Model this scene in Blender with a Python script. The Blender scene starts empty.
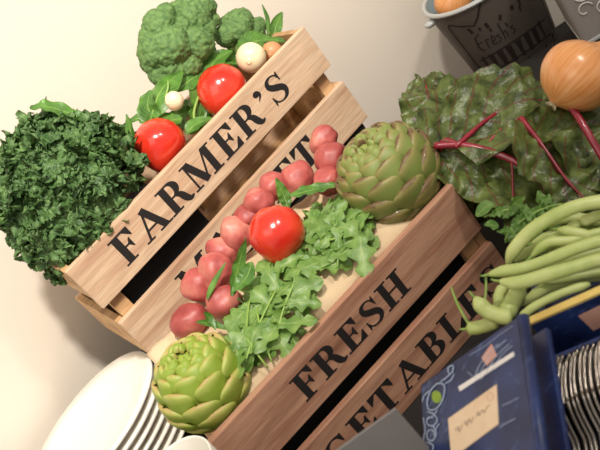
import bpy, bmesh, math, random
from mathutils import Vector, Matrix, noise
random.seed(7)
PI = math.pi
scene = bpy.context.scene
col = scene.collection
V = Vector

# ------------------------------------------------------------------ camera
F = 833.0
PT = math.radians(26.82)
RO = math.radians(39.53)
H = .686
CU = V((0, math.sin(PT), math.cos(PT)))
CF = V((0, math.cos(PT), -math.sin(PT)))
CR = V((1, 0, 0))
CO = V((0, 0, H))
CX = CR*math.cos(RO) - CU*math.sin(RO)          # picture right, in the room
CY = CR*math.sin(RO) + CU*math.cos(RO)          # picture up, in the room
cd = bpy.data.cameras.new('camera')
cd.lens = F*36/600
cd.sensor_width = 36
cd.clip_start = .02
cd.dof.use_dof = True
cd.dof.focus_distance = 1.12
cd.dof.aperture_fstop = 9
cam = bpy.data.objects.new('camera', cd)
m = Matrix((CX, CY, -CF)).transposed().to_4x4()
m.translation = CO
cam.matrix_world = m
col.objects.link(cam)
scene.camera = cam

def ray(x, y):
    return CF + CX*((x-300)/F) + CY*((225-y)/F)
def at(x, y, d):                                 # point seen at (x, y), d metres deep
    return CO + ray(x, y)*d
def onz(x, y, z):
    r = ray(x, y)
    return CO + r*((z-H)/r.z)
def onpl(x, y, p, n):
    r = ray(x, y)
    return CO + r*((p-CO).dot(n)/r.dot(n))
def cdir(a, b, c):                               # a right, b up, c towards the viewer
    return (CX*a + CY*b - CF*c).normalized()

class Frame:
    def __init__(s, pos, yaw):
        s.o = V(pos)
        s.yaw = yaw
        s.x = V((math.cos(yaw), math.sin(yaw), 0))
        s.n = V((-math.sin(yaw), math.cos(yaw), 0))
    def p(s, u, off, z):                         # along, behind the front face, above the rim
        return s.o + s.x*u + s.n*off + V((0, 0, z))
    def px(s, x, y, off):
        return onpl(x, y, s.o + s.n*off, s.n)
FA = Frame((-.2794, 1.0514, .3211), math.radians(20.215))
FB = Frame((-.3231, .7216, .1748), math.radians(13.495))

# ------------------------------------------------------------------ materials
def new_mat(name):
    mt = bpy.data.materials.new(name)
    mt.use_nodes = True
    nt = mt.node_tree
    return mt, nt, nt.nodes['Principled BSDF']
def lin(c):
    return tuple(((v/255)/12.92 if v/255 <= .04045 else ((v/255+.055)/1.055)**2.4) for v in c) + (1,)
def N(nt, t, **kw):
    n = nt.nodes.new(t)
    for k, v in kw.items():
        if hasattr(n, k):
            setattr(n, k, v)
        else:
            n.inputs[k].default_value = v
    return n
def mixc(nt, fac, a, b, mode='MIX'):
    n = nt.nodes.new('ShaderNodeMix')
    n.data_type = 'RGBA'
    n.blend_type = mode
    for i, v in ((0, fac), (6, a), (7, b)):
        if hasattr(v, 'links'):
            nt.links.new(v, n.inputs[i])
        else:
            n.inputs[i].default_value = v
    return n.outputs[2]
def ramp(nt, src, stops):
    n = nt.nodes.new('ShaderNodeValToRGB')
    el = n.color_ramp.elements
    while len(el) < len(stops):
        el.new(.5)
    for e, (p, c) in zip(el, stops):
        e.position = p
        e.color = c if len(c) == 4 else lin(c)
    nt.links.new(src, n.inputs[0])
    return n.outputs[0]
def bump(nt, bs, h, s, d=.002):
    b = N(nt, 'ShaderNodeBump', Strength=s, Distance=d)
    nt.links.new(h, b.inputs['Height'])
    nt.links.new(b.outputs[0], bs.inputs['Normal'])
def coords(nt, kind='Object', sc=(1, 1, 1), rnd=True):
    tc = nt.nodes.new('ShaderNodeTexCoord')
    mp = nt.nodes.new('ShaderNodeMapping')
    mp.inputs['Scale'].default_value = sc
    nt.links.new(tc.outputs[kind], mp.inputs[0])
    if rnd:
        oi = nt.nodes.new('ShaderNodeObjectInfo')
        mu = N(nt, 'ShaderNodeMath', operation='MULTIPLY')
        mu.inputs[1].default_value = 37.
        nt.links.new(oi.outputs['Random'], mu.inputs[0])
        nt.links.new(mu.outputs[0], mp.inputs['Location'])
    return mp.outputs[0]
def noise_tex(nt, vec, scale, detail=4, rough=.55):
    n = N(nt, 'ShaderNodeTexNoise', Scale=scale, Detail=detail, Roughness=rough)
    nt.links.new(vec, n.inputs['Vector'])
    return n.outputs['Fac']
def plain(name, c, rough=.5, metal=0, c2=None, scale=60, bmp=0, coat=0, sss=0):
    mt, nt, bs = new_mat(name)
    bs.inputs['Roughness'].default_value = rough
    bs.inputs['Metallic'].default_value = metal
    bs.inputs['Coat Weight'].default_value = coat
    bs.inputs['Coat Roughness'].default_value = .12
    if sss:
        bs.inputs['Subsurface Weight'].default_value = sss
        bs.inputs['Subsurface Radius'].default_value = (.01, .005, .003)
        bs.inputs['Subsurface Scale'].default_value = .5
    vec = coords(nt)
    nz = noise_tex(nt, vec, scale)
    if c2:
        cl = ramp(nt, nz, [(.3, c), (.7, c2)])
        nt.links.new(cl, bs.inputs['Base Color'])
    else:
        bs.inputs['Base Color'].default_value = lin(c)
    if bmp:
        bump(nt, bs, nz, bmp)
    return mt
def wood(name, base, dark, streak):
    mt, nt, bs = new_mat(name)
    bs.inputs['Roughness'].default_value = .62
    v1 = coords(nt, 'Object', (5, 60, 60))
    v2 = coords(nt, 'Object', (2.2, 16, 26))
    v3 = coords(nt, 'Object', (26, 420, 420))
    n1 = noise_tex(nt, v1, 1.6, 6, .6)
    n2 = noise_tex(nt, v2, 1.3, 3, .5)
    n3 = noise_tex(nt, v3, 1., 3, .6)
    c = ramp(nt, n1, [(.32, dark), (.55, base), (.8, base)])
    f2 = ramp(nt, n2, [(.5, (0, 0, 0, 1)), (.72, (1, 1, 1, 1))])
    c = mixc(nt, f2, c, lin(streak))
    f3 = ramp(nt, n3, [(.35, (.78, .78, .78, 1)), (.65, (1, 1, 1, 1))])
    c = mixc(nt, 1., c, f3, 'MULTIPLY')
    nt.links.new(c, bs.inputs['Base Color'])
    bump(nt, bs, n3, .25, .0006)
    return mt
def leafmat(name, a, b, vein, vw=.05, side=9, rough=.42, trans=.25, bmp=.4, under=None, vfac=.75):
    """UV: u -1..1 across, v 0..1 along"""
    mt, nt, bs = new_mat(name)
    bs.inputs['Roughness'].default_value = rough
    uv = nt.nodes.new('ShaderNodeUVMap')
    sp = nt.nodes.new('ShaderNodeSeparateXYZ')
    nt.links.new(uv.outputs[0], sp.inputs[0])
    def mth(op, x, y=None):
        n = nt.nodes.new('ShaderNodeMath')
        n.operation = op
        for i, v in enumerate((x, y)):
            if v is None:
                continue
            if hasattr(v, 'links'):
                nt.links.new(v, n.inputs[i])
            else:
                n.inputs[i].default_value = v
        return n.outputs[0]
    ac = mth('ABSOLUTE', mth('SUBTRACT', sp.outputs[0], .5))
    mid = mth('LESS_THAN', ac, mth('MULTIPLY', mth('SUBTRACT', 1.1, sp.outputs[1]), vw))
    vec = coords(nt, 'Object', (1, 1, 1))
    nz = noise_tex(nt, vec, 55, 4)
    ph = mth('ADD', mth('SUBTRACT', mth('MULTIPLY', sp.outputs[1], side), mth('MULTIPLY', ac, side*.9)), mth('MULTIPLY', nz, .5))
    tri = mth('ABSOLUTE', mth('SUBTRACT', mth('FRACT', ph), .5))
    sv = mth('LESS_THAN', tri, .055)
    vn = mth('MAXIMUM', mid, mth('MULTIPLY', sv, .6))
    c = ramp(nt, nz, [(.32, a), (.68, b)])
    if under:
        g = nt.nodes.new('ShaderNodeNewGeometry')
        c = mixc(nt, g.outputs['Backfacing'], c, lin(under))
    c = mixc(nt, mth('MULTIPLY', vn, vfac), c, lin(vein))
    nt.links.new(c, bs.inputs['Base Color'])
    n2 = noise_tex(nt, vec, 160, 3)
    hh = mth('SUBTRACT', mth('MULTIPLY', n2, .6), mth('MULTIPLY', vn, .5))
    bump(nt, bs, hh, bmp, .003)
    if trans:
        tr = nt.nodes.new('ShaderNodeBsdfTranslucent')
        nt.links.new(c, tr.inputs[0])
        mx = nt.nodes.new('ShaderNodeMixShader')
        mx.inputs[0].default_value = trans
        nt.links.new(bs.outputs[0], mx.inputs[1])
        nt.links.new(tr.outputs[0], mx.inputs[2])
        nt.links.new(mx.outputs[0], nt.nodes['Material Output'].inputs[0])
    return mt

M = {}
M['wall'] = plain('wall_paint', (230, 220, 206), .85, c2=(234, 224, 211), scale=3, bmp=.02)
M['wood_a'] = wood('pale_crate_wood', (222, 190, 158), (204, 164, 130), (176, 130, 102))
M['wood_b'] = wood('warm_crate_wood', (190, 144, 116), (162, 112, 88), (132, 86, 66))
M['wood_in'] = wood('raw_wood', (212, 172, 124), (186, 142, 98), (160, 116, 78))
M['ink'] = plain('black_ink', (30, 26, 26), .6)
M['black'] = plain('black_cloth', (22, 19, 18), .85, c2=(28, 24, 22), scale=200)
M['gap_shade'] = plain('gap_shade_black', (8, 7, 7), .95)  # near-black for the added blocks that darken the crate gaps
M['floor'] = plain('floor_tile', (96, 84, 72), .6)
M['china'] = plain('white_china', (240, 236, 226), .12, coat=.3)
M['china_rim'] = plain('dark_rim', (40, 36, 36), .3)
M['steel'] = plain('cutlery_steel', (150, 141, 132), .22, metal=1)
M['zinc'] = plain('zinc_tin', (92, 84, 78), .55, metal=.2, c2=(106, 97, 90), scale=18)
M['zinc_rim'] = plain('pale_zinc_rim', (190, 192, 190), .35, metal=.15)
M['zinc_in'] = plain('blue_grey_zinc', (150, 166, 170), .45, metal=.1)
M['tin'] = plain('grey_tin', (150, 142, 136), .5, metal=.15, c2=(162, 154, 148), scale=30)
M['tin_art'] = plain('white_print', (205, 198, 192), .6)
M['print'] = plain('dark_print', (44, 34, 32), .6)
M['sign'] = plain('grey_board', (126, 121, 118), .7, c2=(132, 127, 124), scale=30)
M['cloth'] = plain('cream_cloth', (198, 172, 138), .9, c2=(208, 184, 150), scale=25, bmp=.1)
M['paper'] = plain('cream_paper', (228, 198, 164), .8, c2=(236, 212, 180), scale=40)
M['pink_paper'] = plain('pink_paper', (206, 150, 132), .8, c2=(220, 172, 152), scale=60)
M['white_paper'] = plain('white_paper', (232, 228, 226), .7)
M['scroll'] = plain('pale_blue_print', (168, 186, 214), .7)
M['lime'] = plain('lime_print', (150, 176, 60), .7, c2=(120, 150, 60), scale=90)
M['card_in'] = plain('raw_card', (196, 160, 112), .8)
M['rim_y'] = plain('yellow_wood', (222, 196, 110), .6, c2=(206, 176, 96), scale=40)
M['script'] = plain('brown_script', (120, 92, 84), .8)
M['garlic'] = plain('white_bulb_skin', (238, 226, 190), .35, c2=(228, 206, 166), scale=30, coat=.2)
M['tan'] = plain('tan_skin', (206, 150, 104), .45, c2=(190, 128, 88), scale=40)
M['stem_g'] = plain('pale_green_stem', (150, 178, 90), .45, c2=(120, 156, 66), scale=50)
M['stem_r'] = plain('red_stem', (122, 16, 36), .3, c2=(158, 36, 56), scale=40, coat=.3)
M['brocc'] = plain('broccoli_bead', (66, 100, 52), .75, c2=(110, 142, 78), scale=130, bmp=.9)
M['brocc_stem'] = plain('broccoli_stalk', (150, 178, 104), .6, c2=(126, 160, 84), scale=30)
M['kale'] = leafmat('kale_leaf', (50, 82, 40), (98, 134, 72), (136, 164, 100), .025, 7, .55, .2, .5)
M['spinach'] = leafmat('spinach_leaf', (58, 102, 36), (100, 148, 60), (150, 184, 98), .04, 8, .35, .25, .35)
M['arugula'] = leafmat('arugula_leaf', (92, 134, 56), (140, 174, 90), (178, 198, 126), .07, 4, .4, .3, .3, vfac=.5)
M['chard'] = leafmat('chard_leaf', (48, 60, 26), (112, 126, 66), (112, 26, 40), .03, 5, .3, .15, .8, under=(120, 124, 84), vfac=.8)
M['herb'] = leafmat('herb_leaf', (80, 124, 50), (124, 160, 78), (160, 188, 110), .05, 5, .45, .3, .3)
def tomato_mat():
    mt, nt, bs = new_mat('tomato_skin')
    vec = coords(nt)
    nz = noise_tex(nt, vec, 22, 3)
    c = ramp(nt, nz, [(.3, (200, 36, 22)), (.7, (222, 66, 42))])
    nt.links.new(c, bs.inputs['Base Color'])
    bs.inputs['Roughness'].default_value = .22
    bs.inputs['Coat Weight'].default_value = .5
    bs.inputs['Coat Roughness'].default_value = .14
    bs.inputs['Subsurface Weight'].default_value = .15
    bs.inputs['Subsurface Radius'].default_value = (.02, .004, .002)
    bs.inputs['Subsurface Scale'].default_value = .3
    return mt
M['tomato'] = tomato_mat()
def potato_mat():
    mt, nt, bs = new_mat('red_potato_skin')
    vec = coords(nt)
    nz = noise_tex(nt, vec, 26, 5)
    c = ramp(nt, nz, [(.3, (138, 56, 54)), (.5, (172, 82, 77)), (.72, (204, 132, 114))])
    vo = N(nt, 'ShaderNodeTexVoronoi', Scale=85.)
    nt.links.new(vec, vo.inputs['Vector'])
    f = ramp(nt, vo.outputs['Distance'], [(.08, (1, 1, 1, 1)), (.16, (0, 0, 0, 1))])
    n2 = noise_tex(nt, vec, 60, 2)
    f2 = ramp(nt, n2, [(.52, (0, 0, 0, 1)), (.6, (.55, .55, .55, 1))])
    c = mixc(nt, mixc(nt, 1., f, f2, 'MULTIPLY'), c, lin((128, 70, 54)))
    nt.links.new(c, bs.inputs['Base Color'])
    bs.inputs['Roughness'].default_value = .45
    bump(nt, bs, noise_tex(nt, vec, 120, 3), .15, .001)
    return mt
M['potato'] = potato_mat()
def onion_mat():
    mt, nt, bs = new_mat('onion_skin')
    tc = nt.nodes.new('ShaderNodeTexCoord')
    sp = nt.nodes.new('ShaderNodeSeparateXYZ')
    nt.links.new(tc.outputs['Object'], sp.inputs[0])
    a = N(nt, 'ShaderNodeMath', operation='ARCTAN2')
    nt.links.new(sp.outputs[0], a.inputs[0])
    nt.links.new(sp.outputs[1], a.inputs[1])
    cb = nt.nodes.new('ShaderNodeCombineXYZ')
    ml = N(nt, 'ShaderNodeMath', operation='MULTIPLY')
    ml.inputs[1].default_value = 7.
    nt.links.new(a.outputs[0], ml.inputs[0])
    nt.links.new(ml.outputs[0], cb.inputs[0])
    m2 = N(nt, 'ShaderNodeMath', operation='MULTIPLY')
    m2.inputs[1].default_value = 12.
    nt.links.new(sp.outputs[2], m2.inputs[0])
    nt.links.new(m2.outputs[0], cb.inputs[1])
    nz = noise_tex(nt, cb.outputs[0], 1.6, 5)
    c = ramp(nt, nz, [(.2, (204, 124, 62)), (.52, (224, 154, 92)), (.85, (238, 190, 136))])
    nt.links.new(c, bs.inputs['Base Color'])
    bs.inputs['Roughness'].default_value = .28
    bs.inputs['Coat Weight'].default_value = .3
    bump(nt, bs, nz, .15, .001)
    return mt
M['onion'] = onion_mat()
def bean_mat():
    mt, nt, bs = new_mat('green_bean_skin')
    vec = coords(nt)
    nz = noise_tex(nt, vec, 30, 4)
    c = ramp(nt, nz, [(.3, (164, 182, 98)), (.7, (200, 208, 136))])
    nt.links.new(c, bs.inputs['Base Color'])
    bs.inputs['Roughness'].default_value = .42
    bump(nt, bs, noise_tex(nt, vec, 90, 3), .12, .001)
    return mt
M['bean'] = bean_mat()
def bract_mat(name, a, b, tip, tipc, p1=.95):
    mt, nt, bs = new_mat(name)
    uv = nt.nodes.new('ShaderNodeUVMap')
    sp = nt.nodes.new('ShaderNodeSeparateXYZ')
    nt.links.new(uv.outputs[0], sp.inputs[0])
    vec = coords(nt)
    nz = noise_tex(nt, vec, 50, 4)
    ad = N(nt, 'ShaderNodeMath', operation='ADD')
    mu = N(nt, 'ShaderNodeMath', operation='MULTIPLY')
    mu.inputs[1].default_value = .2
    nt.links.new(nz, mu.inputs[0])
    nt.links.new(mu.outputs[0], ad.inputs[0])
    ms = N(nt, 'ShaderNodeMath', operation='MULTIPLY')
    ms.inputs[1].default_value = .9
    nt.links.new(sp.outputs[1], ms.inputs[0])
    nt.links.new(ms.outputs[0], ad.inputs[1])
    c = ramp(nt, ad.outputs[0], [(.15, b), (.74, a), (p1, tip), (p1+.06, tipc)])
    nt.links.new(c, bs.inputs['Base Color'])
    bs.inputs['Roughness'].default_value = .5
    bs.inputs['Coat Weight'].default_value = .1
    v3 = coords(nt, 'UV', (60, 3, 1), False)
    bump(nt, bs, noise_tex(nt, v3, 1., 2), .2, .001)
    return mt
M['bract'] = bract_mat('artichoke_bract', (116, 130, 62), (140, 152, 80), (140, 132, 76), (104, 80, 50), .9)
M['bract_g'] = bract_mat('green_artichoke_bract', (126, 150, 44), (152, 172, 66), (164, 172, 84), (176, 152, 92), .92)
def navy_mat():
    mt, nt, bs = new_mat('navy_print')
    vec = coords(nt, 'Object', (1, 1, 1))
    n1 = noise_tex(nt, vec, 26, 5)
    c = ramp(nt, n1, [(.35, (20, 32, 72)), (.65, (36, 54, 106))])
    v2 = coords(nt, 'Object', (14, 110, 110))
    n2 = noise_tex(nt, v2, 1.4, 3)
    f = ramp(nt, n2, [(.6, (0, 0, 0, 1)), (.72, (.45, .45, .45, 1))])
    c = mixc(nt, f, c, lin((96, 122, 176)))
    nt.links.new(c, bs.inputs['Base Color'])
    bs.inputs['Roughness'].default_value = .38
    return mt
M['navy'] = navy_mat()

# ------------------------------------------------------------------ object helpers
def link(name, vs, fs, mat, parent=None, origin=None, smooth=True, uv=None, mats=None, fm=None):
    """vs in world space; the object's origin goes to `origin` (or the parent's place)."""
    me = bpy.data.meshes.new(name)
    o = bpy.data.objects.new(name, me)
    if parent is not None:
        o.parent = parent
        base = W(parent).inverted()
        if origin is not None:
            base = Matrix.Translation(-(base @ V(origin))) @ base
            o.location = W(parent).inverted() @ V(origin)
    else:
        if origin is None:
            lo = [min(v[i] for v in vs) for i in range(3)]
            hi = [max(v[i] for v in vs) for i in range(3)]
            origin = V(((lo[0]+hi[0])/2, (lo[1]+hi[1])/2, lo[2]))
        base = Matrix.Translation(-V(origin))
        o.location = origin
    me.from_pydata([base @ V(v) for v in vs], [], fs)
    for mm in (mats or [mat]):
        me.materials.append(mm)
    if fm:
        me.polygons.foreach_set('material_index', fm)
    if uv:
        l = me.uv_layers.new(name='UVMap')
        for lp in me.loops:
            l.data[lp.index].uv = uv[lp.vertex_index]
    if smooth:
        me.polygons.foreach_set('use_smooth', [True]*len(fs))
    me.update()
    col.objects.link(o)
    return o
def W(o):
    mw = o.matrix_basis.copy()
    while o.parent:
        o = o.parent
        mw = o.matrix_basis @ mw
    return mw
def tag(o, label=None, cat=None, group=None, kind=None):
    for k, v in (('label', label), ('category', cat), ('group', group), ('kind', kind)):
        if v:
            o[k] = v
    return o
def thing(name, label, cat, loc=(0, 0, 0), mat=None, group=None):
    o = bpy.data.objects.new(name, None)
    o.empty_display_size = .03
    o.matrix_basis = (Matrix.Translation(V(loc)) @ mat) if mat is not None else Matrix.Translation(V(loc))
    col.objects.link(o)
    return tag(o, label, cat, group)
class G:
    """collects geometry for one mesh"""
    def __init__(s):
        s.v = []
        s.f = []
        s.uv = []
    def add(s, vs, fs, uv=None):
        b = len(s.v)
        s.v += [V(v) for v in vs]
        s.f += [tuple(i+b for i in f) for f in fs]
        s.uv += uv if uv else [(0, 0)]*len(vs)
        return s
    def box(s, o, a, b, c, bev=0.):
        """corner o, edge vectors a b c"""
        a, b, c = V(a), V(b), V(c)
        if bev:
            bm = bmesh.new()
            vs = [bm.verts.new(V(o)+a*i+b*j+c*k) for k in (0, 1) for j in (0, 1) for i in (0, 1)]
            for q in ((0, 2, 3, 1), (4, 5, 7, 6), (0, 1, 5, 4), (2, 6, 7, 3), (0, 4, 6, 2), (1, 3, 7, 5)):
                bm.faces.new([vs[i] for i in q])
            bmesh.ops.bevel(bm, geom=list(bm.edges), offset=bev, segments=2, affect='EDGES', profile=.6)
            bm.verts.index_update()
            s.add([v.co.copy() for v in bm.verts], [[v.index for v in f.verts] for f in bm.faces])
            bm.free()
            return s
        vs = [V(o)+a*i+b*j+c*k for k in (0, 1) for j in (0, 1) for i in (0, 1)]
        return s.add(vs, [(0, 2, 3, 1), (4, 5, 7, 6), (0, 1, 5, 4), (2, 6, 7, 3), (0, 4, 6, 2), (1, 3, 7, 5)])
    def tube(s, pts, rad, n=8, flat=1., up=None):
        pts = [V(p) for p in pts]
        rs = list(rad) if isinstance(rad, (list, tuple)) else [rad]*len(pts)
        if len(rs) != len(pts):
            k_ = len(rs)-1
            rs = [rs[min(int(i*k_/(len(pts)-1)), k_-1)]*(1-(i*k_/(len(pts)-1)-min(int(i*k_/(len(pts)-1)), k_-1))) +
                  rs[min(int(i*k_/(len(pts)-1)), k_-1)+1]*(i*k_/(len(pts)-1)-min(int(i*k_/(len(pts)-1)), k_-1)) for i in range(len(pts))]
        vs, fs = [], []
        pu = V(up) if up is not None else V((.3, .2, .9))
        for i, p in enumerate(pts):
            t = (pts[min(i+1, len(pts)-1)]-pts[max(i-1, 0)]).normalized()
            sd = t.cross(pu)
            if sd.length < 1e-4:
                sd = t.cross(V((1, 0, 0)))
            sd.normalize()
            u2 = sd.cross(t).normalized()
            if up is None:
                pu = u2
            for k in range(n):
                a = 2*PI*k/n
                vs.append(p + sd*(math.cos(a)*rs[i]) + u2*(math.sin(a)*rs[i]*flat))
        for i in range(len(pts)-1):
            for k in range(n):
                fs.append((i*n+k, i*n+(k+1) % n, (i+1)*n+(k+1) % n, (i+1)*n+k))
        fs.append(tuple(range(n))[::-1])
        fs.append(tuple((len(pts)-1)*n+k for k in range(n)))
        return s.add(vs, fs)
    def grid(s, fn, nu, nv):
        """fn(a in 0..1, b in 0..1) -> point; uv = (a, b)"""
        vs = [V(fn(i/nu, j/nv)) for j in range(nv+1) for i in range(nu+1)]
        uv = [(i/nu, j/nv) for j in range(nv+1) for i in range(nu+1)]
        fs = [(j*(nu+1)+i, j*(nu+1)+i+1, (j+1)*(nu+1)+i+1, (j+1)*(nu+1)+i) for j in range(nv) for i in range(nu)]
        return s.add(vs, fs, uv)
    def lathe(s, prof, mat, n=48, cap=True):
        vs, fs = [], []
        for r, z in prof:
            for k in range(n):
                a = 2*PI*k/n
                vs.append(mat @ V((r*math.cos(a), r*math.sin(a), z)))
        for i in range(len(prof)-1):
            for k in range(n):
                fs.append((i*n+k, i*n+(k+1) % n, (i+1)*n+(k+1) % n, (i+1)*n+k))
        if cap and prof[0][0] > 1e-6:
            fs.append(tuple(range(n))[::-1])
        if cap and prof[-1][0] > 1e-6:
            fs.append(tuple((len(prof)-1)*n+k for k in range(n)))
        return s.add(vs, fs)
    def blob(s, c, r, mat3=None, sub=4, fn=None):
        bm = bmesh.new()
        bmesh.ops.create_icosphere(bm, subdivisions=sub, radius=1)
        vs = []
        for v in bm.verts:
            p = v.co.copy()
            k = fn(p) if fn else 1
            q = V((p.x*r[0], p.y*r[1], p.z*r[2]))*k
            vs.append(V(c) + (mat3 @ q if mat3 is not None else q))
        bm.verts.index_update()
        s.add(vs, [[v.index for v in f.verts] for f in bm.faces])
        bm.free()
        return s
    def out(s, name, mat, parent=None, origin=None, smooth=True, **kw):
        return link(name, s.v, s.f, mat, parent, origin, smooth, uv=s.uv, **kw)
def basis(z, x=None):
    z = V(z).normalized()
    x = V(x) if x is not None else (V((1, 0, 0)) if abs(z.x) < .8 else V((0, 1, 0)))
    y = z.cross(x).normalized()
    x = y.cross(z).normalized()
    return Matrix((x, y, z)).transposed()
def smooth_path(pts, n):
    """Catmull-Rom through the points"""
    pts = [V(p) for p in pts]
    P = [pts[0]*2-pts[1]] + pts + [pts[-1]*2-pts[-2]]
    out = []
    k = len(pts)-1
    for i in range(n+1):
        t = i/n*k
        j = min(int(t), k-1)
        f = t-j
        a, b, c, d = P[j:j+4]
        out.append(.5*((2*b)+(c-a)*f+(2*a-5*b+4*c-d)*f*f+(3*b-a-3*c+d)*f**3))
    return out

def leaf_geo(g, pts, nrm, width, prof, cup=.2, ruffle=0., rfreq=6, nu=10, nv=22, seed=0, curl=0., lob=None):
    """blade along pts; nrm = the way its upper face looks; prof(t) = half-width share"""
    path = smooth_path(pts, nv)
    nrm = V(nrm)
    fr = []
    for i, p in enumerate(path):
        t = (path[min(i+1, nv)]-path[max(i-1, 0)]).normalized()
        s_ = t.cross(nrm).normalized()
        fr.append((p, s_, s_.cross(t).normalized()))
    def fn(a, b):
        i = min(int(round(b*nv)), nv)
        p, s_, n_ = fr[i]
        x = (a-.5)*2
        w = width*prof(b)
        if lob:
            w *= lob(b, x)
        z = cup*w*x*x
        if ruffle:
            e = abs(x)**1.6
            q = noise.noise(V((b*rfreq*1.9, x*1.1+seed*3.1, seed*7.7)))
            z += ruffle*e*(math.sin(b*rfreq*2*PI/1.6+seed*5+(1.7 if x > 0 else 0))*.6+q*1.1)
            z += ruffle*.35*noise.noise(V((b*rfreq*3.3, x*3.+seed, seed*2.3)))
        z += curl*(b*b)*width
        return p + s_*(x*w) + n_*z
    g.grid(fn, nu, nv)
    return g
def oval(t):
    return math.sin(PI*min(1, t*.96+.02))**.75 * (1.12-.35*t)
def paddle(t):
    return .09 if t < .22 else max(.03, math.sin(PI*((t-.2)/.8)**.8)**.8)

# ------------------------------------------------------------------ serif lettering
def band(pts, ws):
    out = []
    L = []
    for i, (x, y) in enumerate(pts):
        a = pts[max(i-1, 0)]
        b = pts[min(i+1, len(pts)-1)]
        dx, dy = b[0]-a[0], b[1]-a[1]
        l = math.hypot(dx, dy) or 1
        nx, ny = -dy/l, dx/l
        w = ws[i]/2
        L.append(((x+nx*w, y+ny*w), (x-nx*w, y-ny*w)))
    for i in range(len(L)-1):
        out.append([L[i][0], L[i][1], L[i+1][1], L[i+1][0]])
    return out
def R_(x0, y0, x1, y1):
    return [(x0, y0), (x1, y0), (x1, y1), (x0, y1)]
def crom(pts, ws, n=24):
    p3 = smooth_path([(x, y, w) for (x, y), w in zip(pts, ws)], n)
    return band([(p.x, p.y) for p in p3], [p.z for p in p3])
def arc(cx, cy, rx, ry, a0, a1, wmax, wmin, n=24):
    pts, ws = [], []
    for i in range(n+1):
        a = math.radians(a0+(a1-a0)*i/n)
        pts.append((cx+rx*math.cos(a), cy+ry*math.sin(a)))
        ws.append(wmin+(wmax-wmin)*abs(math.cos(a))**1.3)
    return band(pts, ws)
def glyph(c):
    S = .06
    stem = [R_(.1, 0, .31, 1)]
    fe = stem + [R_(0, 0, .41, S), R_(0, 1-S, .66, 1), [(.44, .95), (.66, .95), (.66, .68), (.625, .68)],
                 R_(.3, .48, .5, .54), [(.42, .54), (.5, .68), (.53, .68), (.53, .34), (.5, .34), (.42, .48)]]
    if c == 'F':
        return fe, .7
    if c == 'E':
        return fe + [R_(.3, 0, .7, S), [(.46, .05), (.665, .34), (.7, .34), (.7, .05)]], .74
    if c == 'L':
        return stem + [R_(0, 0, .68, S), R_(0, 1-S, .41, 1), [(.42, .05), (.645, .38), (.68, .38), (.68, .05)]], .72
    if c == 'A':
        return band([(.14, .03), (.44, .98)], [.07, .07]) + band([(.43, 1.), (.74, .03)], [.2, .2]) + \
            [R_(0, 0, .29, S), R_(.5, 0, .96, S), R_(.22, .29, .62, .35)], .92
    if c == 'V':
        return band([(.46, .02), (.74, .97)], [.07, .07]) + band([(.16, .97), (.46, 0)], [.2, .2]) + \
            [R_(0, 1-S, .4, 1), R_(.6, 1-S, .9, 1)], .9
    if c == 'R':
        return stem + [R_(0, 0, .41, S), R_(0, 1-S, .4, 1)] + arc(.38, .735, .2, .235, 90, -90, .2, S) + \
            [R_(.3, .47, .4, .53)] + crom([(.45, .5), (.56, .4), (.63, .18), (.72, .05), (.85, .07)], [.1, .18, .2, .15, .05], 16), .86
    if c == 'B':
        return stem + [R_(0, 0, .4, S), R_(0, 1-S, .4, 1), R_(.3, .48, .4, .54)] + \
            arc(.38, .755, .18, .215, 90, -90, .19, S) + arc(.38, .27, .23, .24, 90, -90, .2, S), .76
    if c == 'M':
        return [R_(.11, 0, .17, 1), R_(0, 0, .28, S), R_(0, 1-S, .26, 1)] + band([(.2, .98), (.52, .04)], [.21, .21]) + \
            band([(.5, .04), (.83, .98)], [.06, .06]) + [R_(.8, 0, 1.01, 1), R_(.7, 0, 1.11, S), R_(.8, 1-S, 1.11, 1)], 1.16
    if c == 'K':
        return stem + [R_(0, 0, .41, S), R_(0, 1-S, .41, 1)] + band([(.3, .4), (.72, .96)], [.07, .07]) + \
            band([(.42, .58), (.78, .03)], [.2, .2]) + [R_(.56, 0, .96, S), R_(.56, 1-S, .88, 1)], .94
    if c == 'H':
        return stem + [R_(0, 0, .41, S), R_(0, 1-S, .41, 1), R_(.58, 0, .79, 1), R_(.48, 0, .89, S), R_(.48, 1-S, .89, 1),
                       R_(.3, .47, .6, .54)], .92
    if c == 'T':
        return [R_(.29, 0, .5, 1), R_(.18, 0, .61, S), R_(0, 1-S, .79, 1), [(0, .66), (.035, .66), (.24, .95), (0, .95)],
                [(.79, .66), (.755, .66), (.55, .95), (.79, .95)]], .8
    if c == 'G':
        return arc(.46, .5, .35, .47, 48, 318, .2, .05, 36) + [R_(.6, .06, .8, .42), R_(.5, .38, .9, .44),
               [(.68, .98), (.72, .98), (.72, .64), (.685, .64), (.6, .86)]], .9
    if c == 'S':
        return crom([(.57, .76), (.52, .9), (.38, .965), (.22, .91), (.17, .76), (.25, .62), (.38, .52), (.52, .41), (.58, .25),
                     (.5, .09), (.34, .035), (.17, .1), (.1, .26)],
                    [.04, .05, .06, .12, .16, .2, .22, .2, .16, .12, .06, .05, .04], 44) + \
            [[(.59, .98), (.62, .98), (.62, .64), (.585, .64), (.54, .85)], [(.06, .02), (.09, .02), (.13, .15), (.1, .36), (.06, .36)]], .7
    if c == "'":
        return arc(.13, .88, .05, .05, 0, 360, .12, .12, 16) + crom([(.2, .9), (.22, .8), (.17, .7), (.08, .62)], [.09, .09, .06, .02], 12), .32
    return [], .5
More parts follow.
